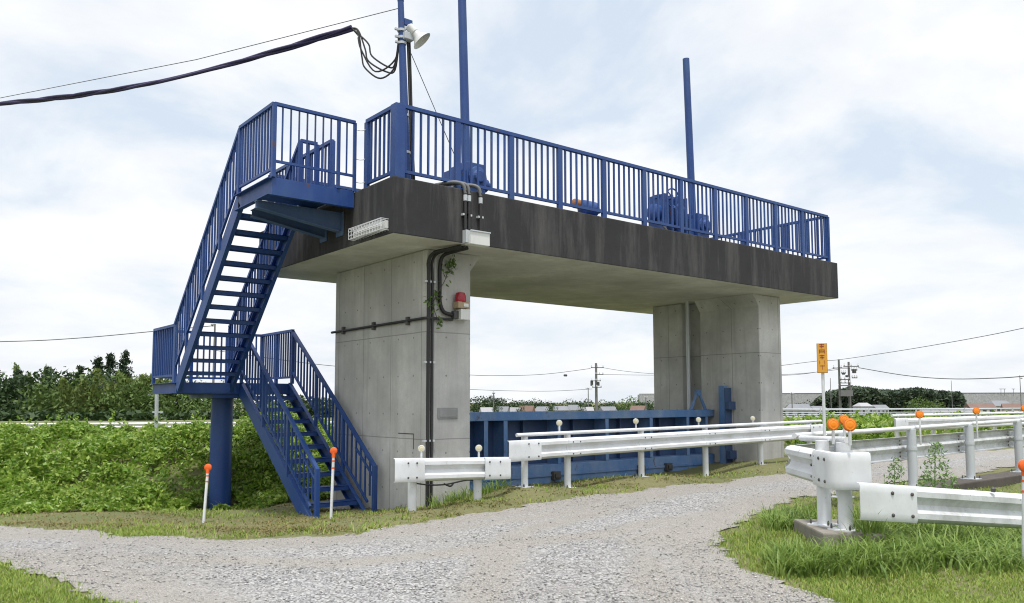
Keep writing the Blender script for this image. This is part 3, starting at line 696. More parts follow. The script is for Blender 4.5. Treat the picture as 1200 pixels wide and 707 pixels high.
# ------------------------------------------------------------------ gate leaf
gt = thing('sluice_gate', 'blue ribbed steel gate leaf lowered between the two concrete piers', 'gate', (5.8, 2.1, 0))
GX0, GX1 = 1.87, 9.70
mb = MB(); mb.box((GX0, 2.30, -.15), (GX1, 2.33, 1.30)); mb.build('skin_plate', M['gate_skin'], gt)
mb = MB(); mb.box((GX0 + .01, 1.93, 1.245), (GX1 - .01, 2.30, 1.405)); mb.build('top_beam', M['gate_blue'], gt, bevel=.012)
mb = MB(); mb.box((GX0 + .01, 1.95, -.15), (GX1 - .01, 2.30, .395)); mb.build('bottom_beam', M['gate_blue'], gt, bevel=.012)
mb = MB(); mb.box((GX0 + .01, 1.925, .17), (GX1 - .01, 1.948, .215)); mb.build('rubbing_strip', M['gate_blue'], gt)
for x in (2.35, 3.1, 3.55, 4.88, 6.19, 7.53, 8.75, 9.42):
    mb = MB(); mb.box((x - .045, 1.94, .398), (x + .045, 1.955, 1.243)); mb.box((x - .008, 1.955, .398), (x + .008, 2.298, 1.243)); mb.build('rib', M['gate_blue'], gt)
for x in (4.2, 5.5, 6.85, 8.1, 9.1):
    mb = MB(); mb.box((x - .02, 2.2, .398), (x + .02, 2.298, 1.243)); mb.build('stiffener', M['gate_skin'], gt)
for x in (4.75, 7.15, 8.02):
    mb = MB(); mb.box((x - .09, 1.86, .10), (x + .09, 1.945, .26)); mb.box((x - .06, 1.83, .14), (x + .06, 1.86, .22)); mb.build('roller_bracket', M['dark_steel'], gt, bevel=.008)
mb = MB()
for s in (-1, 1): mb.sweep([[(9.28 + s * .22, y, 1.407), (9.28 + s * .30, y, 1.407), (9.28 + s * .05, y, 1.80), (9.28, y, 1.80)] for y in (2.05, 2.09)])
mb.cbox((9.28, 2.07, 1.79), (.12, .10, .12)); mb.build('lifting_lug', M['gate_blue'], gt)
mb = MB(); mb.tube([(9.55, 2.55, 1.2), (9.55, 2.55, H - TH + .01)], .042, 12); mb.build('lifting_rod', M['galv'], gt, smooth=True)
mb = MB(); mb.tube([(2.0, 2.55, 1.2), (2.0, 2.55, H - TH + .01)], .042, 12); mb.build('lifting_rod', M['galv'], gt, smooth=True)
def guide(x, s, label):
    g = thing('gate_guide', label, 'gate guide', (x, 1.6, 0))
    mb = MB(); mb.box((x - .02 if s > 0 else x - .10, 1.50, -.3), (x + .10 if s > 0 else x + .02, 1.66, 1.95)); mb.build('channel', M['gate_blue'], g, bevel=.006)
    mb = MB(); mb.box((x - .12, 1.47, -.3), (x + .12, 1.485, 1.9)); mb.build('face_plate', M['gate_skin'], g)
    for z in (.4, 1.0, 1.5):
        mb = MB(); mb.box((x - .12, 1.36, z - .09), (x + .12, 1.469, z + .09)); mb.build('bracket', M['gate_skin'], g, bevel=.006)
guide(9.60, -1, 'blue steel guide post standing against the far pier beside the gate end')
guide(1.97, 1, 'blue steel guide post tucked against the near pier at the gate end')

# ------------------------------------------------------------------ hoists on the deck
def hoist(x, label, big, ptop, r0, r1, lean):
    h = thing('gate_hoist', label, 'hoist', (x, 2.4, H))
    mb = MB(); mb.box((x - .50, 2.05, H), (x + .40, 2.75, H + .10)); mb.box((x - .36, 2.12, H + .10), (x + .30, 2.68, H + .55)); mb.build('pedestal', M['blue'], h, bevel=.01)
    mb = MB(); mb.box((x - .22, 2.10, H + .55), (x + .20, 2.70, H + 1.22)); mb.lathe((x, 2.1, H + .95), (0, -1, 0), [(0, .20), (.05, .20), (.07, .12), (.12, .11)], 16); mb.build('gearbox', M['blue'], h, bevel=.015)
    mb = MB(); mb.tube([(x, 2.4, H + .3), (x + lean, 2.4, ptop)], [r0, r1], 18); mb.tube([(x, 2.4, H + 1.27), (x + lean * .02, 2.4, H + 1.06)], r0 * 1.6, 18); mb.build('rack_cover_pole', M['blue'], h, smooth=True)
    mb = MB(); mb.lathe((x + .21, 2.4, H + .92), (1, 0, 0), [(0, .17), (.22, .13), (.25, .08), (.30, .07)], 14); mb.build('bearing', M['blue'], h, smooth=True)
    mb = MB(); mb.box((x - .42, 2.2, H + .56), (x - .24, 2.6, H + 1.08)); mb.build('switch_box', M['blue'], h, bevel=.01)
    if big:
        mb = MB()
        for dx in (-.55, -.80, -1.05, -1.3): mb.cbox((x + dx, 2.4, H + .80), (.05, .5, 1.45))
        mb.box((x - 1.62, 2.15, H), (x - .49, 2.65, H + .34)); mb.box((x - 1.35, 2.3, H + 1.45), (x - .5, 2.5, H + 1.53)); mb.build('gear_frame', M['blue'], h)
        mb = MB(); mb.lathe((x - 1.5, 2.4, H + 1.12), (1, 0, 0), [(0, .10), (.04, .19), (.30, .19), (.34, .08), (.80, .07)], 18); mb.build('motor', M['blue'], h, smooth=True)
        for dx, r in ((-.68, .30), (-.95, .26)):
            mb = MB(); mb.lathe((x + dx, 2.4, H + 1.12), (1, 0, 0), [(0, r), (.07, r)], 24); mb.lathe((x + dx - .03, 2.4, H + 1.12), (1, 0, 0), [(0, .08), (.13, .08)], 12); mb.build('gear_wheel', M['blue'], h)
        mb = MB(); mb.tube([(x - 1.2 + .22 * math.cos(a), 2.02, H + 1.40 + .22 * math.sin(a)) for a in np.linspace(0, 6.283, 21)], .018, 6, cap=False)
        for a in (.4, 2.5, 4.6): mb.bar((x - 1.2, 2.02, H + 1.40), (x - 1.2 + .22 * math.cos(a), 2.02, H + 1.40 + .22 * math.sin(a)), .02, .02)
        mb.tube([(x - 1.2, 2.0, H + 1.40), (x - 1.2, 2.3, H + 1.40)], .03, 8); mb.build('hand_wheel', M['blue'], h)
        mb = MB()
        for k in range(2): mb.tube([(x - 1.75 - .06 * k, 1.9, H + .75), (x - 1.85, 1.6, H + .45), (x - 1.65, 1.2, H + .2), (x - 1.5 - .2 * k, .9, H + .02)], .018, 6)
        mb.build('cable', M['black'], h)
    return h
hoist(3.0, 'blue gate hoist with tall pole reaching out of view above the near pier', False, 10.2, .09, .078, -.17)
hoist(9.66, 'blue gate hoist with gear wheels and tall pole above the far pier', True, 9.87, .092, .080, -.17)
dm = thing('drive_motor', 'small blue and rusty orange motor at mid deck between the two hoists', 'motor', (6.0, 2.4, H))
mb = MB(); mb.box((5.8, 2.2, H), (6.45, 2.6, H + .70)); mb.build('stand', M['blue'], dm, bevel=.01)
mb = MB(); mb.lathe((5.95, 2.4, H + .88), (1, 0, 0), [(0, .10), (.05, .17), (.38, .17), (.42, .1), (.55, .05)], 16); mb.build('housing', M['blue'], dm, smooth=True)
mb = MB(); mb.lathe((5.72, 2.4, H + .94), (1, 0, 0), [(0, .05), (.03, .10), (.16, .10), (.18, .05)], 14); mb.build('coupling_cover', paint('rusty_orange', (.30, .13, .05), (.12, .06, .03), .7, .6), dm, smooth=True)
mb = MB(); mb.tube([(3.3, 2.4, H + .72), (5.75, 2.4, H + .72)], .035, 10); mb.tube([(6.45, 2.4, H + .72), (8.1, 2.4, H + .72)], .035, 10); mb.build('drive_shaft', M['blue'], dm)

# ------------------------------------------------------------------ loudspeaker pole with its cables
sp_ = thing('loudspeaker_pole', 'slim blue pole at the near deck corner carrying a grey horn', 'pole', (.46, .40, H))
top = np.array((.325, .40, 7.62)); bot = np.array((.46, .40, H))
def on(t): return bot + (top - bot) * t
mb = MB(); mb.tube([bot, on(.5), top], [.072, .06, .046], 14); mb.build('pole', M['blue'], sp_, smooth=True)
mb = MB(); mb.lathe(top, (0, 0, 1), [(0, .05), (.02, .05), (.035, .03)], 12); mb.build('cap', M['blue'], sp_)
for t, mtl in ((.84, 'galv'), (.80, 'galv'), (.77, 'galv'), (.38, 'galv'), (.18, 'galv')):
    c = on(t); mb = MB(); mb.lathe(c - (0, 0, .018), (0, 0, 1), [(0, .064 + .012 * (1 - t)), (.036, .064 + .012 * (1 - t))], 14); mb.cbox(c + (-.085, 0, 0), (.06, .035, .03)); mb.build('clamp', M[mtl], sp_)
mb = MB(); c = on(.90); mb.box(c + (.03, -.05, -.08), c + (.17, .05, .02)); mb.build('switch_box', M['blue'], sp_, bevel=.008)
mb = MB(); c = on(.82); mb.cbox(c + (.07, -.05, -.04), (.16, .12, .11)); mb.build('terminal_box', M['galv'], sp_, bevel=.01)
mb = MB()
for k, dx in enumerate((.10, .135)):
    mb.tube([on(.80) + (dx, 0, 0), on(.6) + (dx, .0, 0), on(.3) + (dx * .95, 0, 0), (bot[0] + dx + .0, bot[1], H + .02)], .016, 8)
mb.build('cable', M['black'], sp_, smooth=True)
hs = thing('horn_loudspeaker', 'grey horn loudspeaker pointing down to the right from the slim blue pole', 'loudspeaker', on(.86) + (.1, -.06, -.05))
hb = on(.87) + np.array((.09, -.07, -.02)); ax = np.array((.56, -.36, -.74)); ax /= np.linalg.norm(ax)
mb = MB(); mb.lathe(hb, ax, [(-.02, .03), (0, .06), (.12, .065), (.14, .05)], 16); mb.build('driver', M['horn'], hs, smooth=True)
mb = MB(); mb.lathe(hb + ax * .13, ax, [(0, .055), (.05, .07), (.09, .095), (.14, .14), (.16, .16), (.165, .163), (.16, .152), (.09, .08), (.06, .03)], 24); mb.build('bell', M['horn'], hs, smooth=True)
mb = MB(); mb.bar(on(.86), hb + ax * .06, .03, .05); mb.bar(on(.83), hb + ax * .1, .02, .03); mb.build('bracket', M['galv'], hs)
gw = MB(); gw.tube([on(.80) + (.05, 0, 0), (1.55, .35, H + .16)], .006, 6)
tag(gw.build('guy_wire', M['wire']), 'thin guy wire slanting from the slim pole down to the deck', 'wire')
# overhead cable bundle
cb_ = thing('overhead_cable', 'thick dark cable bundle sagging from upper left towards the slim blue pole', 'cable', tuple(at(412, 32, 12.6)))
P0, P1, P2 = at(-420, 228, 24), at(0, 121.5, 16), at(412, 33, 12.5)
def cat(a, b, c, n=40):
    return [a * ((1 - t) * (1 - 2 * t)) + b * (4 * t * (1 - t)) + c * (t * (2 * t - 1)) for t in np.linspace(0, 1, n)]
pa = [P1 + (P0 - P1) * t for t in (1, .5)] + [P1 + (P2 - P1) * t - np.array((0, 0, .22 * math.sin(math.pi * t))) for t in np.linspace(0, 1, 30)]
for k in range(3):
    mb = MB(); mb.tube([p_ + .022 * np.array((math.sin(i * .8 + k * 2.1), math.cos(i * .8 + k * 2.1), math.sin(i * .5 + 2 * k))) for i, p_ in enumerate(pa)], .026, 8); mb.build('strand', M['cable'], cb_, smooth=True)
for k, (mx, my, mx2, my2) in enumerate(((432, 72, 452, 84), (428, 80, 446, 92), (436, 66, 456, 79), (424, 60, 440, 84))):
    e = on(.79 + .01 * k) + (-.05, 0, -.02); q = [P2, at(420, 36 + 2 * k, 12.45), at(mx - 4, my - 14, 12.42), at(mx, my, 12.4), at(mx2, my2, 12.38), at(463, 82 - 4 * k, 12.35), e]
    q = [np.array(v) for v in q]; fine = []
    for i in range(len(q) - 1):
        p_1 = q[max(i - 1, 0)]; p0 = q[i]; p1 = q[i + 1]; p2 = q[min(i + 2, len(q) - 1)]
        for t in np.linspace(0, 1, 6, endpoint=False): fine.append(.5 * ((2 * p0) + (-p_1 + p1) * t + (2 * p_1 - 5 * p0 + 4 * p1 - p2) * t * t + (-p_1 + 3 * p0 - 3 * p1 + p2) * t ** 3))
    fine.append(q[-1]); mb = MB(); mb.tube(fine, .013, 8); mb.build('drop_loop', M['black'], cb_, smooth=True)
mw = MB(); mw.tube([at(-420, 215, 24), at(0, 115, 16), at(230, 70, 13.6), on(.965)], .006, 6)
tag(mw.build('messenger_wire', M['wire']), 'thin steel wire running above the thick cable bundle to the pole top', 'wire')

# ------------------------------------------------------------------ fittings on the tower
wl = thing('wall_light', 'white caged fluorescent light on the dark deck end below the landing', 'wall light', (0, .6, 4.03))
mb = MB(); mb.box((-.05, .12, 4.05), (-.004, 1.09, 4.17)); mb.build('housing', M['box_white'], wl, bevel=.01)
mb = MB(); mb.tube([(-.085, .2, 4.11), (-.085, 1.0, 4.11)], .022, 10); mb.build('tube_lamp', M['box_white'], wl, smooth=True)
mb = MB()
for z in (4.03, 4.08, 4.14, 4.19): mb.bar((-.13, .12, z), (-.13, 1.09, z), .010, .010)
for k in range(13):
    y = .12 + .97 * k / 12; mb.bar((-.13, y, 4.03), (-.13, y, 4.19), .009, .009); mb.bar((-.13, y, 4.19), (-.004, y, 4.19), .008, .008); mb.bar((-.13, y, 4.03), (-.004, y, 4.03), .008, .008)
mb.build('wire_guard', M['white'], wl)
jb = thing('junction_box', 'white junction box at the lower edge of the dark deck above the near pier', 'junction box', (1.42, -.05, 3.94))
mb = MB(); mb.box((1.24, -.15, 3.945), (1.60, -.004, 4.15)); mb.build('box', M['box_white'], jb, bevel=.008)
mb = MB(); mb.box((1.232, -.165, 4.14), (1.608, -.151, 4.158)); mb.box((1.19, -.10, 3.97), (1.239, -.01, 4.16)); mb.build('cover', M['galv'], jb)
cd = thing('conduit', 'bundle of black conduits running down the near pier from the deck railing', 'conduit', (1.1, .6, .7))
def smooth_path(q, n=5):
    q = [np.array(v, float) for v in q]; fine = []
    for i in range(len(q) - 1):
        a = q[max(i - 1, 0)]; b = q[i]; c = q[i + 1]; d = q[min(i + 2, len(q) - 1)]
        for t in np.linspace(0, 1, n, endpoint=False): fine.append(.5 * ((2 * b) + (-a + c) * t + (2 * a - 5 * b + 4 * c - d) * t * t + (-a + 3 * b - 3 * c + d) * t ** 3))
    return fine + [q[-1]]
for x, mat_ in ((1.215, 'conduit_grey'), (1.285, 'conduit_grey'), (1.50, 'conduit_grey')):
    mb = MB(); mb.tube(smooth_path([(x - .38, .35, H + .05), (x - .15, .1, H + .10), (x - .03, -.02, H + .06), (x, -.045, H - .08)]), .028, 10); mb.build('bend', M[mat_], cd, smooth=True)
    mb = MB(); mb.tube([(x, -.045, H - .03), (x, -.045, H - .62)], .026, 10); mb.build('pipe', M['black'], cd, smooth=True)
    mb = MB(); mb.lathe((x, -.045, H - .19), (0, 0, 1), [(0, .032), (.09, .032)], 10); mb.build('coupling', M['galv'], cd); mb = MB(); mb.cbox((x, -.03, H - .40), (.10, .055, .03)); mb.build('clip', M['galv'], cd)
for (x, y, r) in ((1.02, .655, .027), (1.09, .655, .022)):
    mb = MB(); mb.tube(smooth_path([(x + .18, .05, 3.93), (x + .10, .28, 3.91), (x + .01, .52, 3.88), (x - .003, y, 3.76), (x, y, 3.5), (x, y, 2.4), (x, y, 1.4), (x, y, -.1)]), r, 10); mb.build('pipe', M['black'], cd, smooth=True)
mb = MB(); mb.tube(smooth_path([(1.36, .1, 3.93), (1.30, .32, 3.91), (1.245, .58, 3.87), (1.23, .655, 3.70), (1.23, .655, 3.4), (1.235, .655, 3.14), (1.30, .65, 3.0), (1.42, .65, 2.965), (1.47, .65, 2.965)]), .030, 10); mb.build('pipe', M['black'], cd, smooth=True)
mb = MB(); mb.tube([(1.47, .652, 2.885), (1.0, .652, 2.882), (.975, .66, 2.880), (.978, 1.2, 2.878), (.978, 2.6, 2.872), (.978, 3.85, 2.868)], .022, 10); mb.build('pipe', M['black'], cd, smooth=True)
for y in (1.2, 2.3, 3.4): mb = MB(); mb.cbox((.985, y, 2.875), (.05, .06, .13)); mb.build('clip', M['dark_steel'], cd)
for z in (3.45, 2.2, 1.0): mb = MB(); mb.cbox((1.05, .67, z), (.20, .05, .03)); mb.build('clip', M['galv'], cd)
wn = thing('warning_light', 'red warning light above a white box on the front of the near pier', 'warning light', (1.6, .6, 2.87))
mb = MB(); mb.box((1.555, .54, 2.885), (1.735, .692, 3.055)); mb.build('box', M['box_white'], wn, bevel=.008)
mb = MB(); mb.box((1.47, .60, 2.90), (1.553, .692, 3.02)); mb.build('entry_box', M['dark_steel'], wn, bevel=.006)
mb = MB(); mb.box((1.49, .52, 3.062), (1.70, .68, 3.165)); mb.build('base', paint('tan_plastic', (.34, .25, .16), (.2, .15, .1), .4, .5), wn, bevel=.008)
mb = MB(); mb.cbox((1.635, .517, 3.112), (.09, .012, .05)); mb.build('name_plate', M['box_white'], wn)
mb = MB(); mb.lathe((1.585, .60, 3.165), (0, 0, 1), [(0, .088), (.02, .092), (.10, .084), (.145, .07), (.155, .04)], 20); mb.build('lens', M['red_lens'], wn, smooth=True)
# creeper on the pier front
pts = []
for (x, z, n) in ((1.42, 3.70, 22), (1.37, 3.76, 10), (1.30, 3.58, 5), (1.32, 3.47, 6), (1.20, 3.27, 5), (1.12, 3.22, 12), (.98, 3.14, 8), (1.08, 3.05, 10), (1.21, 2.80, 16), (1.47, 3.82, 12)):
    for _ in range(n): pts.append((x + .05 * rng.standard_normal(), .625 - .04 * rng.random(), z + .05 * rng.standard_normal()))
pts = np.array(pts); V, F = leaves(pts, .03 + .025 * rng.random(len(pts)), -.1)
cr = thing('creeper', 'small green creeper sprouting between the black conduits on the near pier', 'plant', (1.3, .62, 3.0))
o = link('foliage', mesh_arrays('foliage', V - ORIGIN[cr], F, M['ivy']), cr)
mb = MB(); mb.tube(smooth_path([(1.44, .66, 3.86), (1.33, .645, 3.52), (1.13, .62, 3.22), (1.09, .615, 3.05), (1.21, .62, 2.78)]), .006, 6); mb.build('stem', M['trunk'], cr)
# ------------------------------------------------------------------ guardrails
WPROF = [(-.5, .0), (-.455, .16), (-.37, .23), (-.22, .23), (-.12, .10), (0, .045), (.12, .10), (.22, .23), (.37, .23), (.455, .16), (.5, .0)]   # fractions of the beam height
FPROF = [(-.5, .10), (-.48, .22), (-.40, .25), (-.25, .25), (-.12, .25), (0, .25), (.12, .25), (.25, .25), (.40, .25), (.48, .22), (.5, .10)]
def beam_sections(pts, nrm, hgt, prof, th=.006):
    secs = []
    for p_, n_ in zip(pts, nrm):
        p_ = np.array(p_, float); n_ = np.array([n_[0], n_[1], 0.]); n_ /= np.linalg.norm(n_)
        f = [p_ + n_ * (d * hgt) + np.array([0, 0, z * hgt]) for z, d in prof]
        b = [p_ + n_ * (d * hgt - th) + np.array([0, 0, z * hgt * .985]) for z, d in prof]
        secs.append(f + b[::-1])
    return secs
def wbeam(name, parent, pts, nrm, hgt, mat, prof=WPROF):
    mb = MB(); mb.sweep(beam_sections(pts, nrm, hgt, prof)); return mb.build(name, mat, parent, smooth=True)
def bolts(parent, p, d, n_, offs, r=.017):
    "bolt heads on a panel: offs = (along, up)"
    d = np.array(d, float); n_ = np.array(n_, float) / np.linalg.norm(n_)
    for a, z in offs:
        c = np.array(p) + d * a + np.array((0, 0, z)); mb = MB(); mb.lathe(c, n_, [(0, r), (.008, r), (.014, r * .5)], 8); mb.build('bolt', M['dark_steel'], parent)
def rpost(parent, x, y, z0, z1, r, mat, plate=True):
    mb = MB(); mb.tube([(x, y, z0 - (.0 if plate else .3)), (x, y, z1)], r, 18); o = mb.build('post', M[mat], parent, smooth=True)
    if plate:
        mb = MB(); mb.cbox((x, y, z0 + .006), (r * 3.6, r * 3.6, .014)); mb.build('base_plate', M[mat], o)
        for a in (-1, 1):
            for b in (-1, 1):
                mb = MB(); mb.lathe((x + a * r * 1.4, y + b * r * 1.4, z0 + .012), (0, 0, 1), [(0, .012), (.03, .012), (.05, .006)], 6); mb.build('anchor_bolt', M['dark_steel'], o)
    return o
def delineator(x, y, z, label, mat, cat_group, r=.052, face=(-.62, -.78), stem=.14):
    t = thing('delineator', label, 'reflector', (x, y, z - stem), cat_group); f = np.array((*face, 0.)); f /= np.linalg.norm(f); c = np.array((x, y, z))
    mb = MB(); mb.tube([(x, y, z - stem), (x, y, z - r * .7)], .016, 8); mb.build('stem', M['white_old'], t, smooth=True)
    mb = MB(); mb.lathe(c - f * .014, f, [(0, r * .85), (.006, r), (.026, r), (.028, r * .95)], 20); mb.build('housing', M['galv'] if mat == 'cream' else M['orange_rim'], t, smooth=True)
    mb = MB(); mb.lathe(c + f * .0125, f, [(0, r * .84), (.004, r * .84), (.007, r * .70), (.005, r * .62), (.009, r * .3)], 20); mb.build('lens', M[mat], t)
FR = (0, -1)
# short rail by the pier
g1 = thing('guardrail', 'short white guardrail of two posts in front of the near concrete pier', 'guardrail', (1, -.05, .1), 'white guardrails')
def sl1(x): return .655 - .034 * x
wbeam('beam', g1, [(x, -.06, sl1(x)) for x in (.36, .6, 1.0, 1.4, 1.62)], [FR] * 5, .325, M['white'])
for a, b, s in ((-.02, .46, 1), (1.52, 2.0, -1)):
    e = wbeam('end_panel', g1, [(x, -.066, sl1(x)) for x in np.linspace(a, b, 4)], [FR] * 4, .335, M['white'], FPROF)
    bolts(e, (0, -.066 - .0835, 0), (1, 0, 0), (0, -1, 0), [(x, sl1(x) + dz) for x in ((.19, .33) if s > 0 else (1.60, 1.80)) for dz in (-.10, .10)], .014)
rpost(g1, .36, .02, gz(.36, .02), .80, .062, 'white', False); rpost(g1, 1.50, .02, gz(1.5, .02), .76, .062, 'white', False)
mb = MB(); mb.tube(smooth_path([(.45, .05, .44), (.7, .08, .40), (1.0, .1, .39), (1.35, .08, .43), (1.6, .1, .40)]), .012, 6); mb.tube(smooth_path([(.95, .1, .40), (1.05, .08, .36), (1.12, .1, .40)]), .014, 6); tag(mb.build('loose_cable', M['black']), 'loose black cable sagging behind the short white guardrail', 'cable')
delineator(.49, -.01, .93, 'cream round reflector on the left post of the short guardrail', 'cream', 'round reflectors on the left guardrails')
delineator(1.50, -.01, .90, 'cream round reflector on the short guardrail nearest the blue gate', 'cream', 'round reflectors on the left guardrails')
# long rail in front of the gate
g2 = thing('guardrail', 'long white guardrail with a top tube in front of the blue gate', 'guardrail', (6.5, -.03, .3), 'white guardrails')
def sl2(x): return .836 + .0118 * (x - 1.98)
xs = [2.5, 3.5, 5, 6.5, 8, 9.5, 10.4]
wbeam('beam', g2, [(x, -.06, sl2(x)) for x in xs], [FR] * len(xs), .31, M['white'])
for a, b, hx in ((1.97, 2.62, .325), (10.3, 10.9, .30)):
    e = wbeam('end_panel', g2, [(x, -.067, sl2(x)) for x in np.linspace(a, b, 4)], [FR] * 4, hx, M['white'], FPROF)
    bolts(e, (0, -.067 - hx * .25, 0), (1, 0, 0), (0, -1, 0), [(x, sl2(x) + dz) for x in ((2.36, 2.56) if a < 5 else (10.4, 10.65)) for dz in (-.10, .10)], .013)
for x in (3.38, 5.1, 6.9, 8.68):
    e = wbeam('joint_sleeve', g2, [(x - .17, -.0665, sl2(x - .17)), (x + .17, -.0665, sl2(x + .17))], [FR] * 2, .314, M['white'])
    bolts(e, (0, -.0665 - .07, 0), (1, 0, 0), (0, -1, 0), [(x + dx, sl2(x) + dz) for dx in (-.07, .09) for dz in (-.10, .09)], .012)
mb = MB(); mb.tube([(2.22, -.02, 1.075), (6, -.02, 1.108), (10.9, -.02, 1.158)], .030, 14); mb.build('top_tube', M['white'], g2, smooth=True)
for x in (2.42, 3.33, 5.1, 6.9, 8.68, 10.5):
    rpost(g2, x, .03, gz(x, .03) - .01, 1.065 + .0095 * (x - 2.2), .056, 'white')
for x, l in ((3.16, 'second post of the long white guardrail'), (4.98, 'middle of the long white guardrail left of the gate rod'), (6.72, 'long white guardrail below the gate lifting rod'), (8.45, 'long white guardrail in front of the far pier')):
    delineator(x, .035, 1.245, 'cream round reflector at the ' + l, 'cream', 'round reflectors on the left guardrails', .050)
# rail beyond the gap
g3 = thing('guardrail', 'distant white guardrail starting beyond the gap past the long one', 'guardrail', (18, .1, .4), 'white guardrails')
xs = [14.6, 16, 18, 20, 23, 27, 32, 38]
wbeam('beam', g3, [(x, .04, 1.0) for x in xs], [FR] * len(xs), .33, M['white'])
wbeam('end_panel', g3, [(x, .034, 1.0) for x in (14.25, 14.5, 14.9)], [FR] * 3, .345, M['white'], FPROF)
for x in (14.7, 16.7, 18.7, 20.7, 22.7, 25, 28): rpost(g3, x, .15, gz(x, .15), 1.15, .057, 'white')
mb = MB(); mb.tube([(14.4, .12, 1.23), (38, .12, 1.23)], .03, 12); mb.build('top_tube', M['white'], g3, smooth=True)

# bridge rail on the right, seen from behind, with its flared end section
g4 = thing('guardrail', 'white guardrail seen from behind along the right road edge with flared rounded end', 'guardrail', (4, -4, .3), 'white guardrails')
BK = (0, 1)
def sl4(x): return .845 + .0085 * (x - 4)
xs = [3.75, 4.4, 6, 8, 10, 12, 14, 17, 20]
wbeam('beam', g4, [(x, -3.80, sl4(x)) for x in xs], [BK] * len(xs), .35, M['white_old'])
mb = MB(); mb.tube([(3.55, -4.0, 1.155), (4.2, -3.93, 1.155), (6.15, -3.92, 1.17), (11.4, -3.92, 1.236), (20, -3.92, 1.33)], .034, 14); mb.build('top_tube', M['white'], g4, smooth=True)
for x in (4.75, 6.83, 8.88, 10.97, 13.05, 15.1, 17.2):
    rpost(g4, x, -3.93, .285, 1.15 + .0125 * (x - 6), .069, 'galv')
    for dz in (-.09, .09):
        mb = MB(); mb.cbox((x, -3.845, sl4(x) + dz), (.10, .075, .07)); mb.build('spacer_block', M['galv'], g4, bevel=.006)
        bolts(g4, (x - .13, -3.806, sl4(x) + dz), (1, 0, 0), (0, -1, 0), [(0, .03), (0, -.03), (.26, .03), (.26, -.03)], .016)
    mb = MB(); mb.lathe((x, -3.93, sl4(x) - .025), (0, 0, 1), [(0, .076), (.05, .076)], 18); mb.build('clamp_band', M['galv'], g4)
aF = np.array(at(924, 540.5, 9.45)); aN = np.array(at(974, 553, 8.0)); dA = aN - aF; LA = np.linalg.norm(dA[:2]); dA = dA / LA; nA = np.array((dA[1], -dA[0], 0)); nA /= np.linalg.norm(nA)
if nA @ (CAM - aN) < 0: nA = -nA                                  # convex side towards the road bend
pa = [aF + dA * t - nA * .08 for t in np.linspace(-.12, LA - .42, 5)]
wbeam('flared_beam', g4, pa, [nA] * 5, .36, M['white'])
# rounded nose: flat wrap running along the beam end and turning back round its tip
turn = np.array((-nA[0], -nA[1], 0)); pts, nr = [], []
for t in (LA - .55, LA - .3, LA - .12): pts.append(aF + dA * t - nA * .085); nr.append(nA)
c0 = aF + dA * (LA - .12) - nA * .085; rad = .0
for a in np.linspace(.25, 1, 5) * math.pi / 2:
    nn = nA * math.cos(a) + np.array((dA[0], dA[1], 0)) * math.sin(a); pts.append(c0 + np.array((dA[0], dA[1], 0)) * .03 * math.sin(a)); nr.append(nn)
for t in (.12, .24, .30): pts.append(c0 + turn * t + np.array((dA[0], dA[1], 0)) * .03); nr.append(np.array((dA[0], dA[1], 0)))
nose = wbeam('end_nose', g4, pts, nr, .375, M['white'], FPROF)
bolts(nose, aF - nA * .085 + nA * .094, dA, nA, [(LA - a, dz) for a in (.16, .34) for dz in (-.11, .11)] , .017)
bolts(g4, aF - nA * .08 + nA * .075, dA, nA, [(LA - .62, dz) for dz in (-.10, .02, .12)] + [(LA - .50, dz) for dz in (-.10, .02, .12)], .015)
pA1 = np.array(at(966, 600, 8.45)); pA2 = np.array(at(991, 610, 8.12)); padz = .315
mb = MB(); tA = [np.array((*(aF + dA * -.02 - nA * .16)[:2], 1.165)), np.array((*(aF + dA * LA * .5 - nA * .17)[:2], 1.185)), np.array((*(aF + dA * (LA - .1) - nA * .20)[:2], 1.205))]
mb.tube(tA, .034, 14); mb.build('flared_top_tube', M['white'], g4, smooth=True)
for p_ in (pA1, pA2): rpost(g4, p_[0], p_[1], padz, 1.18, .070, 'white')
mb = MB(); c = (pA1 + pA2) / 2; hx, hy = np.array((dA[0], dA[1])), -np.array((nA[0], nA[1]))
loop = [c[:2] + hx * a + hy * b for a, b in ((-.62, -.24), (.36, -.24), (.40, .34), (-.60, .36))]
mb.sweep([[(*q, -.3) for q in loop], [(*q, padz - .002) for q in loop]]); tag(mb.build('concrete_pad', M['pad'], bevel=.02), 'weathered concrete footing under the posts of the flared guardrail end', 'footing')
# culvert wall carrying the right-hand rail
mb = MB(); mb.box((5.9, -4.14, -1.0), (21, -3.70, .283)); tag(mb.build('curb_wall', M['curb'], bevel=.02), 'dark old concrete curb wall under the right guardrail posts', 'curb wall')
# near low rail
g5 = thing('guardrail', 'low stained white guardrail nearest the camera rising out of tall grass', 'guardrail', tuple(at(1100, 640, 8.2)), 'white guardrails')
b0 = np.array(at(1008, 588, 7.75)); b1 = np.array(at(1200, 600, 8.3)); dB = b1 - b0; LB = np.linalg.norm(dB[:2]); dB /= LB; nB = np.array((dB[1], -dB[0], 0)); nB /= np.linalg.norm(nB)
if nB @ (CAM - b0) < 0: nB = -nB
wbeam('beam', g5, [b0 + dB * t - nB * .08 for t in (.58, 1.2, 2, 3, 4.2)], [nB] * 5, .355, M['white_old'])
e = wbeam('end_panel', g5, [b0 + dB * t - nB * .087 for t in (.0, .03, .3, .66)], [nB] * 4, .36, M['white'], FPROF)
bolts(e, b0 - nB * .087 + nB * .0905, dB, nB, [(t, dz) for t in (.37, .60) for dz in (-.11, .10)], .018)
for t in (2.3, 3.9):
    q = b0 + dB * t - nB * .14; rpost(g5, q[0], q[1], gz(q[0], q[1]), q[2] + .1, .065, 'white', False)
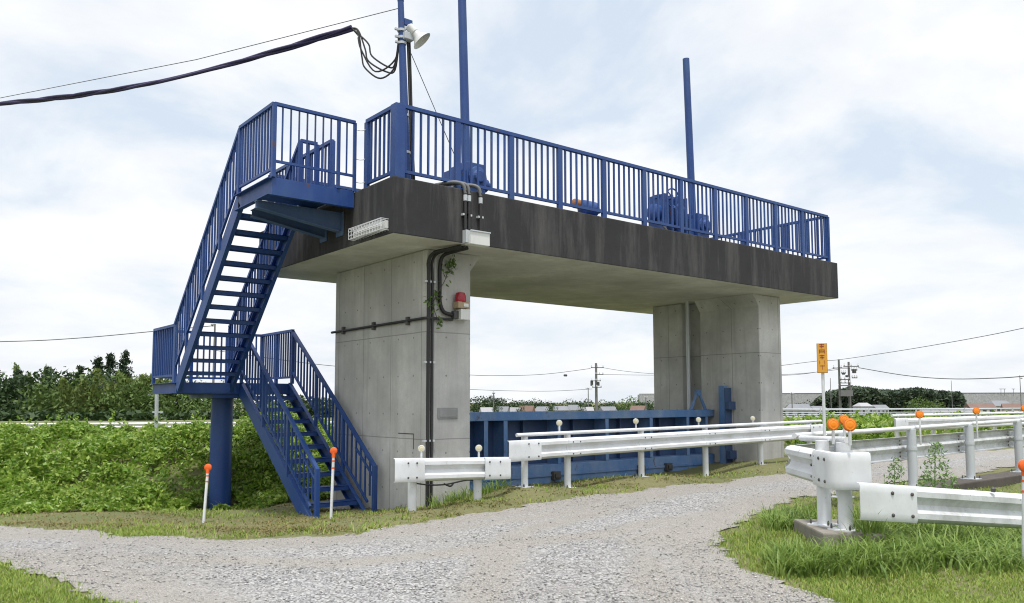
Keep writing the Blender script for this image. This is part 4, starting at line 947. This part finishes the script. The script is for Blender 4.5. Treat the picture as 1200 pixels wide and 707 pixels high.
q = b0 + dB * 1.60
mb = MB(); mb.lathe(q + np.array((0, 0, .178)) + nB * .0, (.25, 0, 1), [(0, .02), (.03, .026), (.05, .015)], 8); mb.build('loose_bolt', M['dark_steel'], g5)
# orange reflectors of the right rail
for (px, py, D, r, l) in ((976, 497.5, 8.25, .060, 'left of the close pair on the flared guardrail end'), (995.5, 498, 8.0, .066, 'nearest and largest of the pair on the flared guardrail end'), (989, 492, 9.4, .058, 'half hidden behind the close pair at the flared end')):
    q = at(px, py, D); delineator(q[0], q[1], q[2], 'orange round reflector, ' + l, 'orange', 'orange reflectors on the right guardrail', r, stem=.20)
for x, l in ((6.93, 'first post'), (8.98, 'second post'), (11.07, 'third post')):
    q = (x, -4.02); zt = {6.93: 1.385, 8.98: 1.425, 11.07: 1.455}[x]
    delineator(q[0], q[1], zt, f'orange round reflector on the {l} of the right guardrail past its flared end', 'orange', 'orange reflectors on the right guardrail', .060, stem=.46)

# ------------------------------------------------------------------ marker posts and sign
def marker(name, base, top, label, capmat='orange_red', r=.022):
    base, top = np.array(base, float), np.array(top, float); t = thing(name, label, 'marker post', base); d = top - base
    mb = MB(); mb.tube([base - d * .1, base + d * .86], r, 12); mb.build('pole', M['white'], t, smooth=True)
    for f in (.70, .80):
        mb = MB(); mb.tube([base + d * f, base + d * (f + .022)], r + .002, 12); mb.build('band', M[capmat], t, smooth=True)
    f = np.array((-.6, -.8, 0)); mb = MB(); mb.lathe(base + d * .955 - f * .02, f, [(0, .045), (.008, .055), (.035, .055), (.042, .045)], 18); mb.build('reflector', M[capmat], t, smooth=True)
    mb = MB(); mb.tube([base + d * .86, base + d * .93], r * 1.25, 12); mb.build('collar', M[capmat], t, smooth=True)
z = gz(-1.62, 2.75); b = np.array((-1.62, 2.75, z)); marker('marker_post', b, b + (.06, .04, .86), 'leaning white marker post with orange reflector left of the blue column')
z = gz(-.12, 1.55); b = np.array((-.12, 1.55, z)); marker('marker_post', b, b + (.04, .02, 1.06), 'taller white marker post with orange reflector before the lower stairs')
b = at(1200.5, 664, 7.3); b[2] = gz(b[0], b[1]); marker('marker_post', b, (*at(1201, 543, 7.3)[:2], at(1201, 543, 7.3)[2] + .02), 'white marker post with dirty orange cap beyond the low guardrail at the right', 'orange_red', .022)
sg = thing('height_marker_sign', 'narrow faded yellow sign with dark red lettering on a white pole', 'sign', at(967, 520, 10.5) * (1, 1, 0) + (0, 0, .2))
s0, s1 = at(966.5, 520, 10.5), at(963.5, 437, 10.5); t0 = at(963.3, 403, 10.5); s0[2] = .15
mb = MB(); mb.tube([s0, s1 + (t0 - s1) * .9], .020, 12); mb.build('pole', M['white'], sg, smooth=True)
fS = np.array((CAM[0] - s1[0], CAM[1] - s1[1], 0)); fS /= np.linalg.norm(fS); sS = np.array((-fS[1], fS[0], 0)); hS = (t0[2] - s1[2])
mb = MB(); pc = (s1 + t0) / 2 + fS * .03; mb.bar(pc - (0, 0, hS / 2), pc + (0, 0, hS / 2), .118, .014, up=fS); mb.build('panel', M['yellow'], sg, bevel=.003)
mb = MB(); mb.bar(pc - (0, 0, hS / 2 + .004) - fS * .011, pc + (0, 0, hS / 2 + .004) - fS * .011, .126, .006, up=fS); mb.build('backing', M['dark_steel'], sg)
mb = MB()
for k, z in enumerate((.155, .085, .012, -.055, -.12)):     # worn upright characters, no longer readable
    c = pc + fS * .009 + (0, 0, z); a = .030
    st_ = [((-a, .022), (a, .022)), ((0, .03), (0, -.026)), ((-a * .9, -.004), (a * .9, -.004))] if k % 2 == 0 else [((-a, .024), (-a, -.022)), ((a, .024), (a, -.022)), ((-a, .022), (a, .022)), ((-a, -.002), (a, -.002))]
    for (u0, v0), (u1, v1) in st_[: 4 if k < 3 else 2]:
        mb.bar(c - sS * u0 + (0, 0, v0), c - sS * u1 + (0, 0, v1), .008 if k < 3 else .005, .002, up=fS)
mb.build('lettering', M['sign_red'], sg)
# bushy plants beside the right rail
def small_plant(px, D, h, n, label):
    b = at(px, 565, D); b[2] = gz(b[0], b[1]); t = thing('roadside_plant', label, 'plant', b)
    mb = MB(); mb.tube([b, b + (.01, .02, h * .5), b + (.03, .01, h * .93)], [.010, .008, .004], 6); mb.build('stem', M['plant'], t)
    u = rng.random(n); a = rng.random(n) * 6.283; rad = (.15 * (1 - u) ** .8 + .03) * (.3 + .7 * rng.random(n)) * h / .55
    c = np.stack([b[0] + rad * np.cos(a) + .03 * u, b[1] + rad * np.sin(a), b[2] + .06 + u * h * .95 + .1 * rad], -1)
    V, F = leaves(c, .022 + .03 * rng.random(n) * (1.1 - u), .5, .55); link('foliage', mesh_arrays('foliage', V - ORIGIN[t], F, M['plant']), t)
small_plant(1097, 9.3, .98, 620, 'upright leafy weed behind the low guardrail left of the second post')
small_plant(1049, 9.2, .74, 330, 'small pale weed behind the low guardrail beside the first post')
small_plant(1083, 9.6, .60, 200, 'low weed tucked left of the tall upright weed')
small_plant(1116, 9.8, .55, 160, 'low weed tucked right of the tall upright weed')

# ------------------------------------------------------------------ trees
def crown_broad(n, seed, rx=1.0, rz=1.1):
    g = np.random.default_rng(seed); L = 13
    a = g.random(L) * 6.283; q = np.sqrt(g.random(L)); zc = .25 + .65 * g.random(L); c = np.stack([.62 * q * np.cos(a) * np.sin(zc * 2.6 + .4), .62 * q * np.sin(a) * np.sin(zc * 2.6 + .4), zc * rz], -1)
    lr = .22 + .16 * g.random(L); k = g.integers(0, L, n); d = g.standard_normal((n, 3)); d /= np.linalg.norm(d, axis=1)[:, None]
    return (c[k] + d * (lr[k] * (.55 + .5 * g.random(n) ** .5))[:, None]) * (rx, rx, 1)
def crown_conifer(n, seed):
    g = np.random.default_rng(seed); nb = 95; bz = .10 + .90 * g.random(nb) ** .85; ba = 6.283 * g.random(nb); bl = ((1.03 - bz) ** 1.15 * .60 + .012) * (.55 + .65 * g.random(nb))
    k = g.integers(0, nb, n); t = g.random(n) ** .65; up = .05 - .16 * t
    return np.stack([bl[k] * t * np.cos(ba[k]) + .018 * g.standard_normal(n), bl[k] * t * np.sin(ba[k]) + .018 * g.standard_normal(n), bz[k] + up * bl[k] * 1.6 + .010 * g.standard_normal(n)], -1)
def crown_bamboo(n, seed):
    g = np.random.default_rng(seed); P = 16; a0 = g.random(P) * 6.283; r0 = .30 * np.sqrt(g.random(P)); hh = .65 + .4 * g.random(P); le = .14 + .16 * g.random(P)
    k = g.integers(0, P, n); t = .25 + .75 * g.random(n) ** .8
    x = (r0[k] + le[k] * t ** 2.2) * np.cos(a0[k]); y = (r0[k] + le[k] * t ** 2.2) * np.sin(a0[k]); z = hh[k] * (t - .14 * t ** 3)
    s = .09 * (1.2 - t); return np.stack([x + s * g.standard_normal(n), y + s * g.standard_normal(n), z + s * .7 * g.standard_normal(n)], -1)
def leafs2(c, s, up): return leaves(c, s * (.6 + .8 * rng.random(len(c))), up, .7)
TREES = {}
def tree_proto(kind, v):
    key = (kind, v)
    if key in TREES: return TREES[key]
    if kind == 'broad': V, F = leafs2(crown_broad(2600, v), .042, .4); m = 'broad'
    elif kind == 'light': V, F = leafs2(crown_broad(2400, 40 + v), .042, .4); m = 'broad_light'
    elif kind == 'conifer': V, F = leafs2(crown_conifer(3000, v), .020, .5); m = 'conifer'
    else: V, F = leafs2(crown_bamboo(2800, v), .030, .3); m = 'bamboo'
    cm = mesh_arrays('crown', V, F, M[m]); mb = MB()
    if kind == 'conifer': mb.tube([(0, 0, 0), (0, 0, .5), (0, 0, 1.0)], [.022, .014, .003], 7)
    elif kind == 'bamboo':
        for k in range(7):
            a = k * .9; mb.tube([(.12 * math.cos(a), .12 * math.sin(a), 0), (.15 * math.cos(a), .15 * math.sin(a), .45), (.24 * math.cos(a), .24 * math.sin(a), .8)], [.008, .006, .003], 5)
    else:
        mb.tube([(0, 0, 0), (.02, 0, .3), (0, .02, .65)], [.04, .028, .012], 7)
        for k in range(5):
            a = k * 1.26; mb.tube([(.01, 0, .26 + .05 * k), (.2 * math.cos(a), .2 * math.sin(a), .5 + .05 * k), (.36 * math.cos(a), .36 * math.sin(a), .62 + .05 * k)], [.018, .012, .005], 5)
    tm = bpy.data.meshes.new('trunk'); tm.from_pydata(mb.v, [], mb.f); tm.materials.append(M['trunk']); TREES[key] = (cm, tm); return TREES[key]
def tree(kind, v, px, py_top, D, width, label, group, zb=-4.7):
    top = at(px, py_top, D); h = top[2] - zb; cm, tm = tree_proto(kind, v)
    name = {'broad': 'broadleaf_tree', 'light': 'broadleaf_tree', 'conifer': 'conifer_tree', 'bamboo': 'bamboo_clump'}[kind]
    t = thing(name, label, 'bamboo' if kind == 'bamboo' else 'tree', (top[0], top[1], zb), group)
    wd = width / CF * D; 
    if D < 130:                                               # the grove: fuller crowns
        wd *= {'conifer': 1.65}.get(kind, 1.12); h += {'bamboo': 1.6, 'light': 1.3, 'broad': .9, 'conifer': .5}[kind]
    t.scale = (wd, wd, h / {'conifer': 1.02, 'bamboo': .95}.get(kind, 1.25)); t.rotation_euler = (0, 0, (px * 1.7 + v) % 6.28)
    for nm, m_ in (('trunk', tm), ('crown', cm)):
        o = bpy.data.objects.new(nm, m_); COL.objects.link(o); o.parent = t
    return t
GL = 'trees of the grove at the far left'
LT = [('broad', 1, -30, 440, 108, 80, 'dark broadleaf tree'), ('broad', 2, 14, 442, 100, 62, 'dark broadleaf tree at the left edge of the grove'), ('conifer', 1, 22, 436, 106, 44, 'dark ragged conifer near the left edge of the grove'),
      ('broad', 3, 44, 447, 104, 66, 'dark round broadleaf tree second along the grove'), ('bamboo', 1, 42, 432, 112, 42, 'thin feathery tree top rising between dark crowns on the left'),
      ('light', 1, 52, 462, 94, 52, 'light green bushy tree low at the left of the grove'), ('conifer', 2, 57, 433, 110, 40, 'small pointed conifer top left of the grove middle'), ('broad', 1, 72, 440, 103, 76, 'spreading dark broadleaf tree left of the grove middle'),
      ('light', 2, 84, 450, 96, 62, 'yellowish broadleaf tree in front of the dark grove crowns'), ('broad', 2, 100, 438, 106, 78, 'tall dark broadleaf tree at the middle of the grove'), ('conifer', 3, 94, 431, 110, 46, 'slim conifer left of the tallest three'),
      ('bamboo', 2, 103, 452, 92, 58, 'pale feathery layered tree at the front middle of the grove'), ('conifer', 1, 115, 421, 108, 50, 'feathery conifer leftmost of the three tallest'), ('conifer', 2, 129, 417, 108, 52, 'middle one of the three tallest dark conifers'),
      ('conifer', 3, 147, 413, 105, 46, 'tallest pointed conifer with clear tiers right of the grove'), ('broad', 3, 128, 446, 100, 70, 'dark broadleaf tree under the tallest conifers'), ('bamboo', 3, 140, 444, 93, 80, 'bright bamboo clump under the tallest conifer'),
      ('light', 3, 120, 468, 90, 60, 'low light green bush at the front of the grove'), ('bamboo', 1, 166, 441, 95, 74, 'tall bright bamboo clump left of the blue landing'), ('light', 1, 158, 458, 90, 62, 'rounded light green tree left of the blue landing'),
      ('broad', 1, 188, 452, 100, 70, 'dark broadleaf tree partly behind the blue landing'), ('light', 2, 205, 455, 95, 66, 'light broadleaf tree seen below the blue landing'), ('broad', 2, 232, 458, 100, 72, 'dark broadleaf tree just left of the blue column'),
      ('light', 3, 222, 464, 90, 56, 'yellow green tree below the mid landing'), ('broad', 3, 292, 470, 110, 66, 'dark tree seen through the lower stairs'), ('broad', 1, 338, 466, 118, 76, 'low dark tree behind the lower stair rail'), ('broad', 2, 380, 470, 124, 74, 'low dark tree left of the concrete pier'), ('light', 1, 264, 462, 100, 56, 'light tree right behind the blue column')]
for i, (k, v, px, py, D, wd, l) in enumerate(LT): tree(k, v, px, py, D, wd, l + (' cut by the photo edge' if i == 0 else ''), GL)
def hedge_row():
    VF = []; n = 9000; px = -60 + 420 * rng.random(n); D = 84 + 5 * rng.random(n); top = 1.59 - (484 + 4 * wob(px * .05, D) - 471) / CF * D
    P = np.array([at(a, 471, d) for a, d in zip(px, D)]); z = -4.6 + (top + 4.6) * rng.random(n) ** .5; P[:, 2] = z
    V, F = leaves(P, .25 + .3 * rng.random(n), .4); stuff('undergrowth', [(V, F)], M['broad'], 'dark green undergrowth along the foot of the far left grove', 'undergrowth')
hedge_row()
# trees behind the gate, between the roofs
GT = 'small trees far behind the blue gate'
for i, (px, py, wd) in enumerate(((562, 465, 26), (577, 464, 22), (596, 469, 24), (606, 470, 22), (618, 469, 26), (627, 468.5, 20), (637, 469.5, 22), (648, 470.5, 20), (668, 469, 20), (683, 468, 24), (676, 471, 18), (706, 470, 22), (717, 471, 18), (733, 466.5, 26), (742, 468, 20), (757, 470, 20), (770, 471, 20))):
    tree('broad' if i != 13 else 'light', 1 + i % 3, px, py - .5, 290 + 7 * (i % 4), wd * 1.35, 'small dark green tree among the far roofs behind the blue gate' if i != 13 else 'lighter round green tree right of the utility pole behind the gate', GT if i != 13 else None, -8)
for i, (px, py, wd, l) in enumerate(((780, 470, 30, 'distant low tree hidden mostly behind the far pier'), (930, 472, 20, 'low distant tree just right of the far pier'), (948, 470, 24, 'low distant tree left of the yellow sign'), (1078, 468, 34, 'lighter rounded tree at the foot of the dark hill'), (1098, 470, 30, 'bushy tree right of the rounded one before the hill'), (1136, 474, 20, 'small tree below the distant viaduct'), (1172, 475, 22, 'small tree by the pale houses at the far right'))):
    tree('light' if i in (3, 4) else 'broad', 1 + i % 3, px, py, 250 + 6 * i, wd, l, 'low trees on the far plain', -8)
for px, py, wd, l in ((583, 472.5, 13, 'small bushy tree between the two left roofs above the gate'), (611, 473, 12, 'small bushy tree beside the steep gabled house above the gate'), (646, 472.5, 16, 'small bushy tree before the long grey roof above the gate'), (680, 473, 13, 'small bushy tree left of the pole foot above the gate'), (727, 472.5, 18, 'small bushy tree between the grey and brown roofs above the gate')):
    tree('light' if px > 700 else 'broad', 1 + px % 3, px, py, 135, wd, l, None, -6)
# wooded hill
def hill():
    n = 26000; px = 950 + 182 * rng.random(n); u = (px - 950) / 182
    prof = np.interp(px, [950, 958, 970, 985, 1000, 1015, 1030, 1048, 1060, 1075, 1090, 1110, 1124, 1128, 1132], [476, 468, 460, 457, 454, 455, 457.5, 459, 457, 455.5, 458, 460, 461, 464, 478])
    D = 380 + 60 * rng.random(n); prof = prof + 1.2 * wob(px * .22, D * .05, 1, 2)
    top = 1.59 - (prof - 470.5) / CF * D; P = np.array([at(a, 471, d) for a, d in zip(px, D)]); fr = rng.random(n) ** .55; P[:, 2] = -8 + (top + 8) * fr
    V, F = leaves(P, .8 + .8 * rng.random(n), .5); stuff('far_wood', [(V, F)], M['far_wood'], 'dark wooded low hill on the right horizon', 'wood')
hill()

# ------------------------------------------------------------------ far left road rail, right far fences
def far_rail(pts, hs, label, cat, r, mat, gap, tub):
    pts = [np.array(p_, float) for p_ in pts]; c = pts[0]; t = thing('road_fence', label, cat, c)
    for h in hs:
        mb = MB(); mb.tube([p_ + (0, 0, h) for p_ in pts], r, 6); mb.build(tub, M[mat], t)
    for a, b in zip(pts[:-1], pts[1:]):
        k = max(1, int(np.linalg.norm(b - a) / gap))
        for i in range(k): q = a + (b - a) * i / k; mb = MB(); mb.bar(q - (0, 0, .4), q + (0, 0, hs[-1] + .05), .10, .10, up=(0, 1, 0)); mb.build('post', M[mat], t)
def on_ground(px, D): q = at(px, 500, D); q[2] = gz(q[0], q[1]); return q
def flatline(a, b, D0, D1, py0, py1, n=8):
    return [at(a + (b - a) * t, py0 + (py1 - py0) * t, D0 + (D1 - D0) * t) for t in np.linspace(0, 1, n)]
L_ = flatline(-80, 420, 40, 44, 509, 505); far_rail(L_, (.28, .46), 'long white road rail beyond the weedy bank at the left', 'guardrail', .065, 'white', 4.0, 'rail')
L_ = flatline(905, 1300, 58, 66, 499, 494); far_rail(L_, (.35, .75, 1.1), 'white three bar fence far beyond the yellow sign', 'fence', .038, 'galv', 2.4, 'rail')
L_ = flatline(905, 1300, 72, 84, 492, 489); far_rail(L_, (.25, .6, .95), 'farther white bar fence in front of the wooded hill', 'fence', .045, 'galv', 3.0, 'rail')
fp = thing('screen_wall', 'pale lilac screen wall behind the far white fences at the right', 'wall', at(1110, 492, 88))
mb = MB(); a, b = at(1080, 491, 90), at(1142, 490.5, 92); mb.bar(a + (0, 0, .5), b + (0, 0, .5), .2, 1.15); mb.build('panel', M['far_panel'], fp)
for t in np.linspace(0, 1, 7):
    q = a + (b - a) * t; mb = MB(); mb.bar(q - (0, 0, .5), q + (0, 0, 1.2), .25, .25, up=(0, 1, 0)); mb.build('post', M['galv'], fp)

# ------------------------------------------------------------------ houses on the far plain
def house(px, py_ridge, D, wpx, hw, roof, wall, label, hip=True, zb=-8, yaw=0.0):
    rg = at(px, py_ridge, D); W_ = wpx / CF * D; t = thing('house', label, 'house', (rg[0], rg[1], zb)); t.rotation_euler = (0, 0, math.atan2(_r[1], _r[0]) + yaw)
    rh = hw; ze = rg[2] - zb - rh; d = W_ * .6; o = np.zeros(3)
    def put(mb, name, m_, par=None):
        V = mb.v; me = bpy.data.meshes.new(name); me.from_pydata(V, [], mb.f); me.materials.append(M[m_]); ob = bpy.data.objects.new(name, me); COL.objects.link(ob); ob.parent = par or t; return ob
    mb = MB(); mb.box((-W_ / 2 * .93, -d / 2 * .9, 0), (W_ / 2 * .93, d / 2 * .9, ze)); wl_ = put(mb, 'wall', wall)
    e = W_ * .16 if hip else 0
    mb = MB(); mb.add([(-W_ / 2, -d / 2, ze), (W_ / 2, -d / 2, ze), (W_ / 2, d / 2, ze), (-W_ / 2, d / 2, ze), (-W_ / 2 + e, 0, ze + rh), (W_ / 2 - e, 0, ze + rh)], [(0, 1, 5, 4), (1, 2, 5), (2, 3, 4, 5), (3, 0, 4), (0, 3, 2, 1)]); put(mb, 'roof', roof)
    for k in (-.28, .05, .3):
        mb = MB(); mb.box((W_ * k - W_ * .07, -d / 2 * .9 - .06, ze - 1.9), (W_ * k + W_ * .07, -d / 2 * .9 - .01, ze - .6)); put(mb, 'window', 'window', wl_)
for px, py, D, wp, hw, roof, wall, l in (
    (571, 477.5, 150, 22, 1.1, 'roof_white', 'wall_cream', 'house with pale roof nearest the left end of the gate top'), (589, 476.5, 160, 20, 1.0, 'roof_grey', 'wall_cream', 'second grey roofed house above the gate beside a thin pole'),
    (604, 477.5, 140, 16, 1.5, 'roof_white', 'wall_grey', 'narrow house with steep white gable roof above the gate'), (617, 475.5, 170, 24, 1.5, 'roof_brown', 'wall_grey', 'larger brown roofed house behind the steep gabled one'),
    (636, 476.5, 175, 26, 1.2, 'roof_grey', 'wall_cream', 'long grey roofed house above the gate middle'), (657, 476, 190, 28, 1.0, 'roof_grey', 'wall_grey', 'low grey roofed shed left of the utility pole'),
    (672, 474.5, 200, 22, 1.3, 'roof_grey', 'wall_grey', 'grey tiled house just left of the utility pole'), (688, 477, 160, 20, 1.2, 'roof_white', 'wall_cream', 'pale house at the foot of the utility pole'), (712, 476.5, 190, 26, 1.2, 'roof_grey', 'wall_cream', 'grey roofed house right of the utility pole'),
    (748, 475.5, 210, 22, 1.2, 'roof_brown', 'wall_grey', 'brown roofed house above the right end of the gate'), (936, 473.5, 200, 30, 1.3, 'roof_grey', 'wall_grey', 'grey house beside the far pier at the right'), (958, 476, 210, 24, 1.2, 'roof_grey', 'wall_cream', 'grey roofed house behind the yellow sign pole'),
    (1011, 472.2, 230, 22, 1.0, 'roof_white', 'wall_grey', 'white roofed shed at the foot of the wooded hill'), (1030, 474.5, 235, 20, 1.0, 'roof_grey', 'wall_grey', 'small grey shed right of the white one below the hill'), (1148, 472.5, 260, 30, 1.5, 'roof_brown', 'wall_cream', 'brown roofed house below the viaduct right of the hill'),
    (1170, 469.5, 270, 30, 1.8, 'roof_grey', 'wall_cream', 'gabled grey house below the viaduct at the far right'), (1192, 473, 255, 32, 1.6, 'roof_brown', 'wall_cream', 'brown roofed house at the right edge under the viaduct')):
    house(px, py, D, wp * (.8 if px < 760 else 1), hw, roof, wall, l, hip=int(px) % 3 == 0, yaw=.55 * math.sin(px * 1.3))
ab = thing('apartment_block', 'small grey apartment block far behind the left end of the gate', 'building', (*at(577, 480, 320)[:2], -8)); yw = math.atan2(_r[1], _r[0]); ab.rotation_euler = (0, 0, yw)
def put_local(mb, name, m_, par):
    me = bpy.data.meshes.new(name); me.from_pydata(mb.v, [], mb.f); me.materials.append(M[m_]); ob = bpy.data.objects.new(name, me); COL.objects.link(ob); ob.parent = par; return ob
hb_ = at(577, 466.5, 320)[2] + 8
mb = MB(); mb.box((-2.9, -3, 0), (2.9, 3, hb_)); abw = put_local(mb, 'wall', 'wall_grey', ab)
mb = MB(); mb.box((-1.2, -1.5, hb_), (.9, 1.5, hb_ + .9)); put_local(mb, 'roof_house', 'wall_grey', ab)
for r_ in range(4):
    for k in range(3):
        mb = MB(); mb.box((-2.3 + 1.7 * k, -3.06, hb_ - 1.5 - 1.6 * r_), (-1.3 + 1.7 * k, -3.01, hb_ - .6 - 1.6 * r_)); put_local(mb, 'window', 'window', abw)
# viaduct
vd = thing('viaduct', 'long pale elevated road running along the whole horizon', 'viaduct', at(850, 480, 620) * (1, 1, 0) + (0, 0, -8))
for k in range(3, 10):
    a, b = at(480 + 90 * k, 465.3 - .25 * k, 620), at(570 + 90 * k, 465.05 - .25 * k, 620)
    mb = MB(); mb.bar(a - (0, 0, 4.2), b - (0, 0, 4.2), 9, 11.4); sp__ = mb.build('span', M['far_conc'], vd)
    mb = MB(); mb.bar(a + (0, 0, 1.75), b + (0, 0, 1.75), 9.2, .5); mb.build('parapet', M['dark_steel'] if k % 3 else M['wall_grey'], sp__)
    q = a + (0, 0, 1.2); mb = MB(); mb.bar((q[0], q[1], -9), q, 9.6, 2.2, up=_r); mb.build('pier', M['far_conc'], vd)
for px, l in ((1173, 'left of three'), (1177, 'middle of three'), (1187.5, 'right of three')):
    b, t_ = at(px, 464, 610), at(px, 456, 610); lp = thing('street_lamp', f'tiny street lamp standing on the far viaduct, {l}', 'street lamp', b, 'lamps on the viaduct')
    mb = MB(); mb.tube([b, t_], .16, 6); mb.build('pole', M['pole_conc'], lp); mb = MB(); mb.bar(t_ - _r * 1.1, t_ + _r * 1.1, .5, .35); mb.build('lamp_head', M['dark_steel'], lp)

# ------------------------------------------------------------------ utility poles and wires
def upole(name, px, py_t, py_b, D, r, label, arms, boxes=(), zb=None):
    t_, b = at(px, py_t, D), at(px, py_b, D); b = np.array((b[0], b[1], b[2] if zb is None else zb)); t_[:2] = b[:2]; o = thing(name, label, 'utility pole', b)
    mb = MB(); mb.tube([b, t_], [r, r * .6], 10); mb.build('pole', M['pole_conc'], o, smooth=True)
    for py, x0, x1 in arms:
        a, c = at(px + x0, py, D - r * 1.2), at(px + x1, py, D - r * 1.2); mb = MB(); mb.bar(a, c, .10, .10); ar = mb.build('crossarm', M['dark_steel'], o)
        for f in (.05, .5, .95):
            q = a + (c - a) * f; mb = MB(); mb.lathe(q + (0, 0, .05), (0, 0, 1), [(0, .06), (.1, .09), (.2, .05), (.28, .05)], 8); mb.build('insulator', M['horn'], ar)
    for py, x, wpx, hpx in boxes:
        q = at(px + x, py, D - .1); w_ = wpx / CF * D; h_ = hpx / CF * D; mb = MB(); mb.lathe(q - (0, 0, h_ / 2), (0, 0, 1), [(0, w_ * .4), (.03, w_ * .5), (h_ * .9, w_ * .5), (h_, w_ * .3)], 12); mb.build('transformer', M['dark_steel'], o)
    return o
upole('utility_pole', 699, 425.5, 480, 115, .26, 'dark utility pole with crossarms and transformers beyond the gate', [(431, -6.5, 8.5), (439, -1, 8), (446.5, -6, 5), (454, -5, 6)], [(449, -5.5, 3.4, 6.5), (450, 2.2, 3, 4.5)], -5)
upole('utility_pole', 578.5, 459, 483, 150, .16, 'thin plain utility pole above the left end of the gate', [(461.5, -1.5, 1.5)], (), -5)
upole('utility_pole', 689.5, 455, 478, 170, .14, 'thin pole just left of the dark utility pole', [(456, -3, 1)], (), -5)
upole('utility_pole', 757, 465, 480, 170, .14, 'thin short pole above the right end of the gate', [(466.5, -1.5, 1.5)], (), -5)
upole('utility_pole', 985, 421, 486, 96, .19, 'left pole of the paired utility poles before the wooded hill', [(431.5, -9, 11), (437.5, 1, 6), (445, 0, 10), (449, 0, 11)], [(438, 3.5, 3.5, 2.5)], -5)
upole('utility_pole', 996.5, 424, 486, 96, .20, 'right pole of the paired utility poles before the wooded hill', [(429.5, -8, 10), (434, 1, 8), (443, 2, 8)], [(435, 4.5, 4.5, 5), (441, -4, 3.5, 2.5)], -5)
mb = MB(); a, b = at(984, 452, 95.6), at(998, 452, 95.6); mb.bar(a, b, .8, .12); mb.bar(a + (0, 0, -.9), b + (0, 0, -.9), .7, .7); mb.bar(a + (0, 0, .3), b + (0, 0, .3), .06, .06)
tf = thing('pole_platform', 'transformer platform slung between the paired utility poles', 'platform', (a + b) / 2)
mb.build('deck', M['pole_conc'], tf)
upole('utility_pole', 928.5, 460, 482, 190, .16, 'thin pole standing right of the far pier', [(462, -2, 2)], (), -5)
upole('utility_pole', 974, 443, 476, 210, .12, 'slender mast behind the left of the wooded hill', [(459, -1, 1)], (), -5)
upole('utility_pole', 1116, 446, 476, 230, .10, 'slender mast behind the right of the wooded hill', [(459, -1, 1)], (), -5)
upole('utility_pole', 1197, 440, 480, 200, .13, 'thin mast at the right edge above the viaduct', [(444, -1, 1)], (), -5)
def wire(pts, r, label, drop=0.0):
    pts = smooth_path([np.array(p_) for p_ in pts], 8); mb = MB(); mb.tube(pts, r, 5); tag(mb.build('overhead_wire', M['wire']), label, 'wire')
wire([at(692, 432, 115), at(640, 438.5, 112), at(590, 440.3, 108), at(540, 439, 104), at(380, 428, 92), at(180, 400, 80)], .035, 'upper wire running left from the dark utility pole behind the pier')
wire([at(694, 456, 115), at(645, 458.5, 112), at(590, 458, 108), at(540, 456, 104)], .030, 'lower wire running left from the dark utility pole')
wire([at(706, 431, 115), at(740, 436, 118), at(790, 439, 122), at(920, 440, 110), at(985, 430.5, 96)], .030, 'upper wire from the dark pole to the paired poles')
wire([at(706, 439, 115), at(765, 439.8, 118), at(860, 439.5, 112), at(930, 438.5, 104), at(984, 433, 96)], .030, 'lower wire from the dark pole to the paired poles')
wire([at(904, 430, 88), at(960, 423, 92), at(985, 421.5, 96), at(1080, 407, 80), at(1200, 384.5, 66), at(1330, 350, 55)], .030, 'highest wire rising to the right past the paired poles')
wire([at(1006, 431, 96), at(1060, 440, 90), at(1110, 444, 84), at(1160, 443.5, 78), at(1210, 440, 72), at(1330, 425, 62)], .045, 'heavy sagging wire right of the paired poles')
wire([at(-200, 402, 60), at(0, 400.5, 62), at(90, 396.5, 63), at(185, 388, 64), at(249, 382, 65)], .035, 'dark wire crossing the sky left of the mid landing')
upole('utility_pole', 249, 379, 486, 65, .11, 'thin pole hidden behind the blue stairs at the end of the left wire', [(382, -1, 1)], (), -.4)
b = at(183.5, 500, 20.5); b[2] = gz(b[0], b[1]) - .1; gp = thing('grey_pole', 'thin grey metal pole standing in the weeds below the blue mid landing', 'pole', b)
mb = MB(); mb.tube([b, (*at(183.5, 466, 20.5)[:2], 1.9)], .045, 10); mb.build('shaft', M['galv'], gp, smooth=True)
mb = MB(); q = np.array((*at(183.5, 482, 20.5)[:2], 1.35)); mb.bar(q - _r * .10, q + _r * .16, .03, .04); mb.build('bracket', M['galv'], gp)
mb = MB(); mb.lathe(at(661, 440, 112), (1, .2, 0), [(0, .06), (.08, .16), (.55, .16), (.62, .06)], 10); tag(mb.build('splice_closure', M['dark_steel']), 'small dark splice case hanging on the wire left of the utility pole', 'splice case')
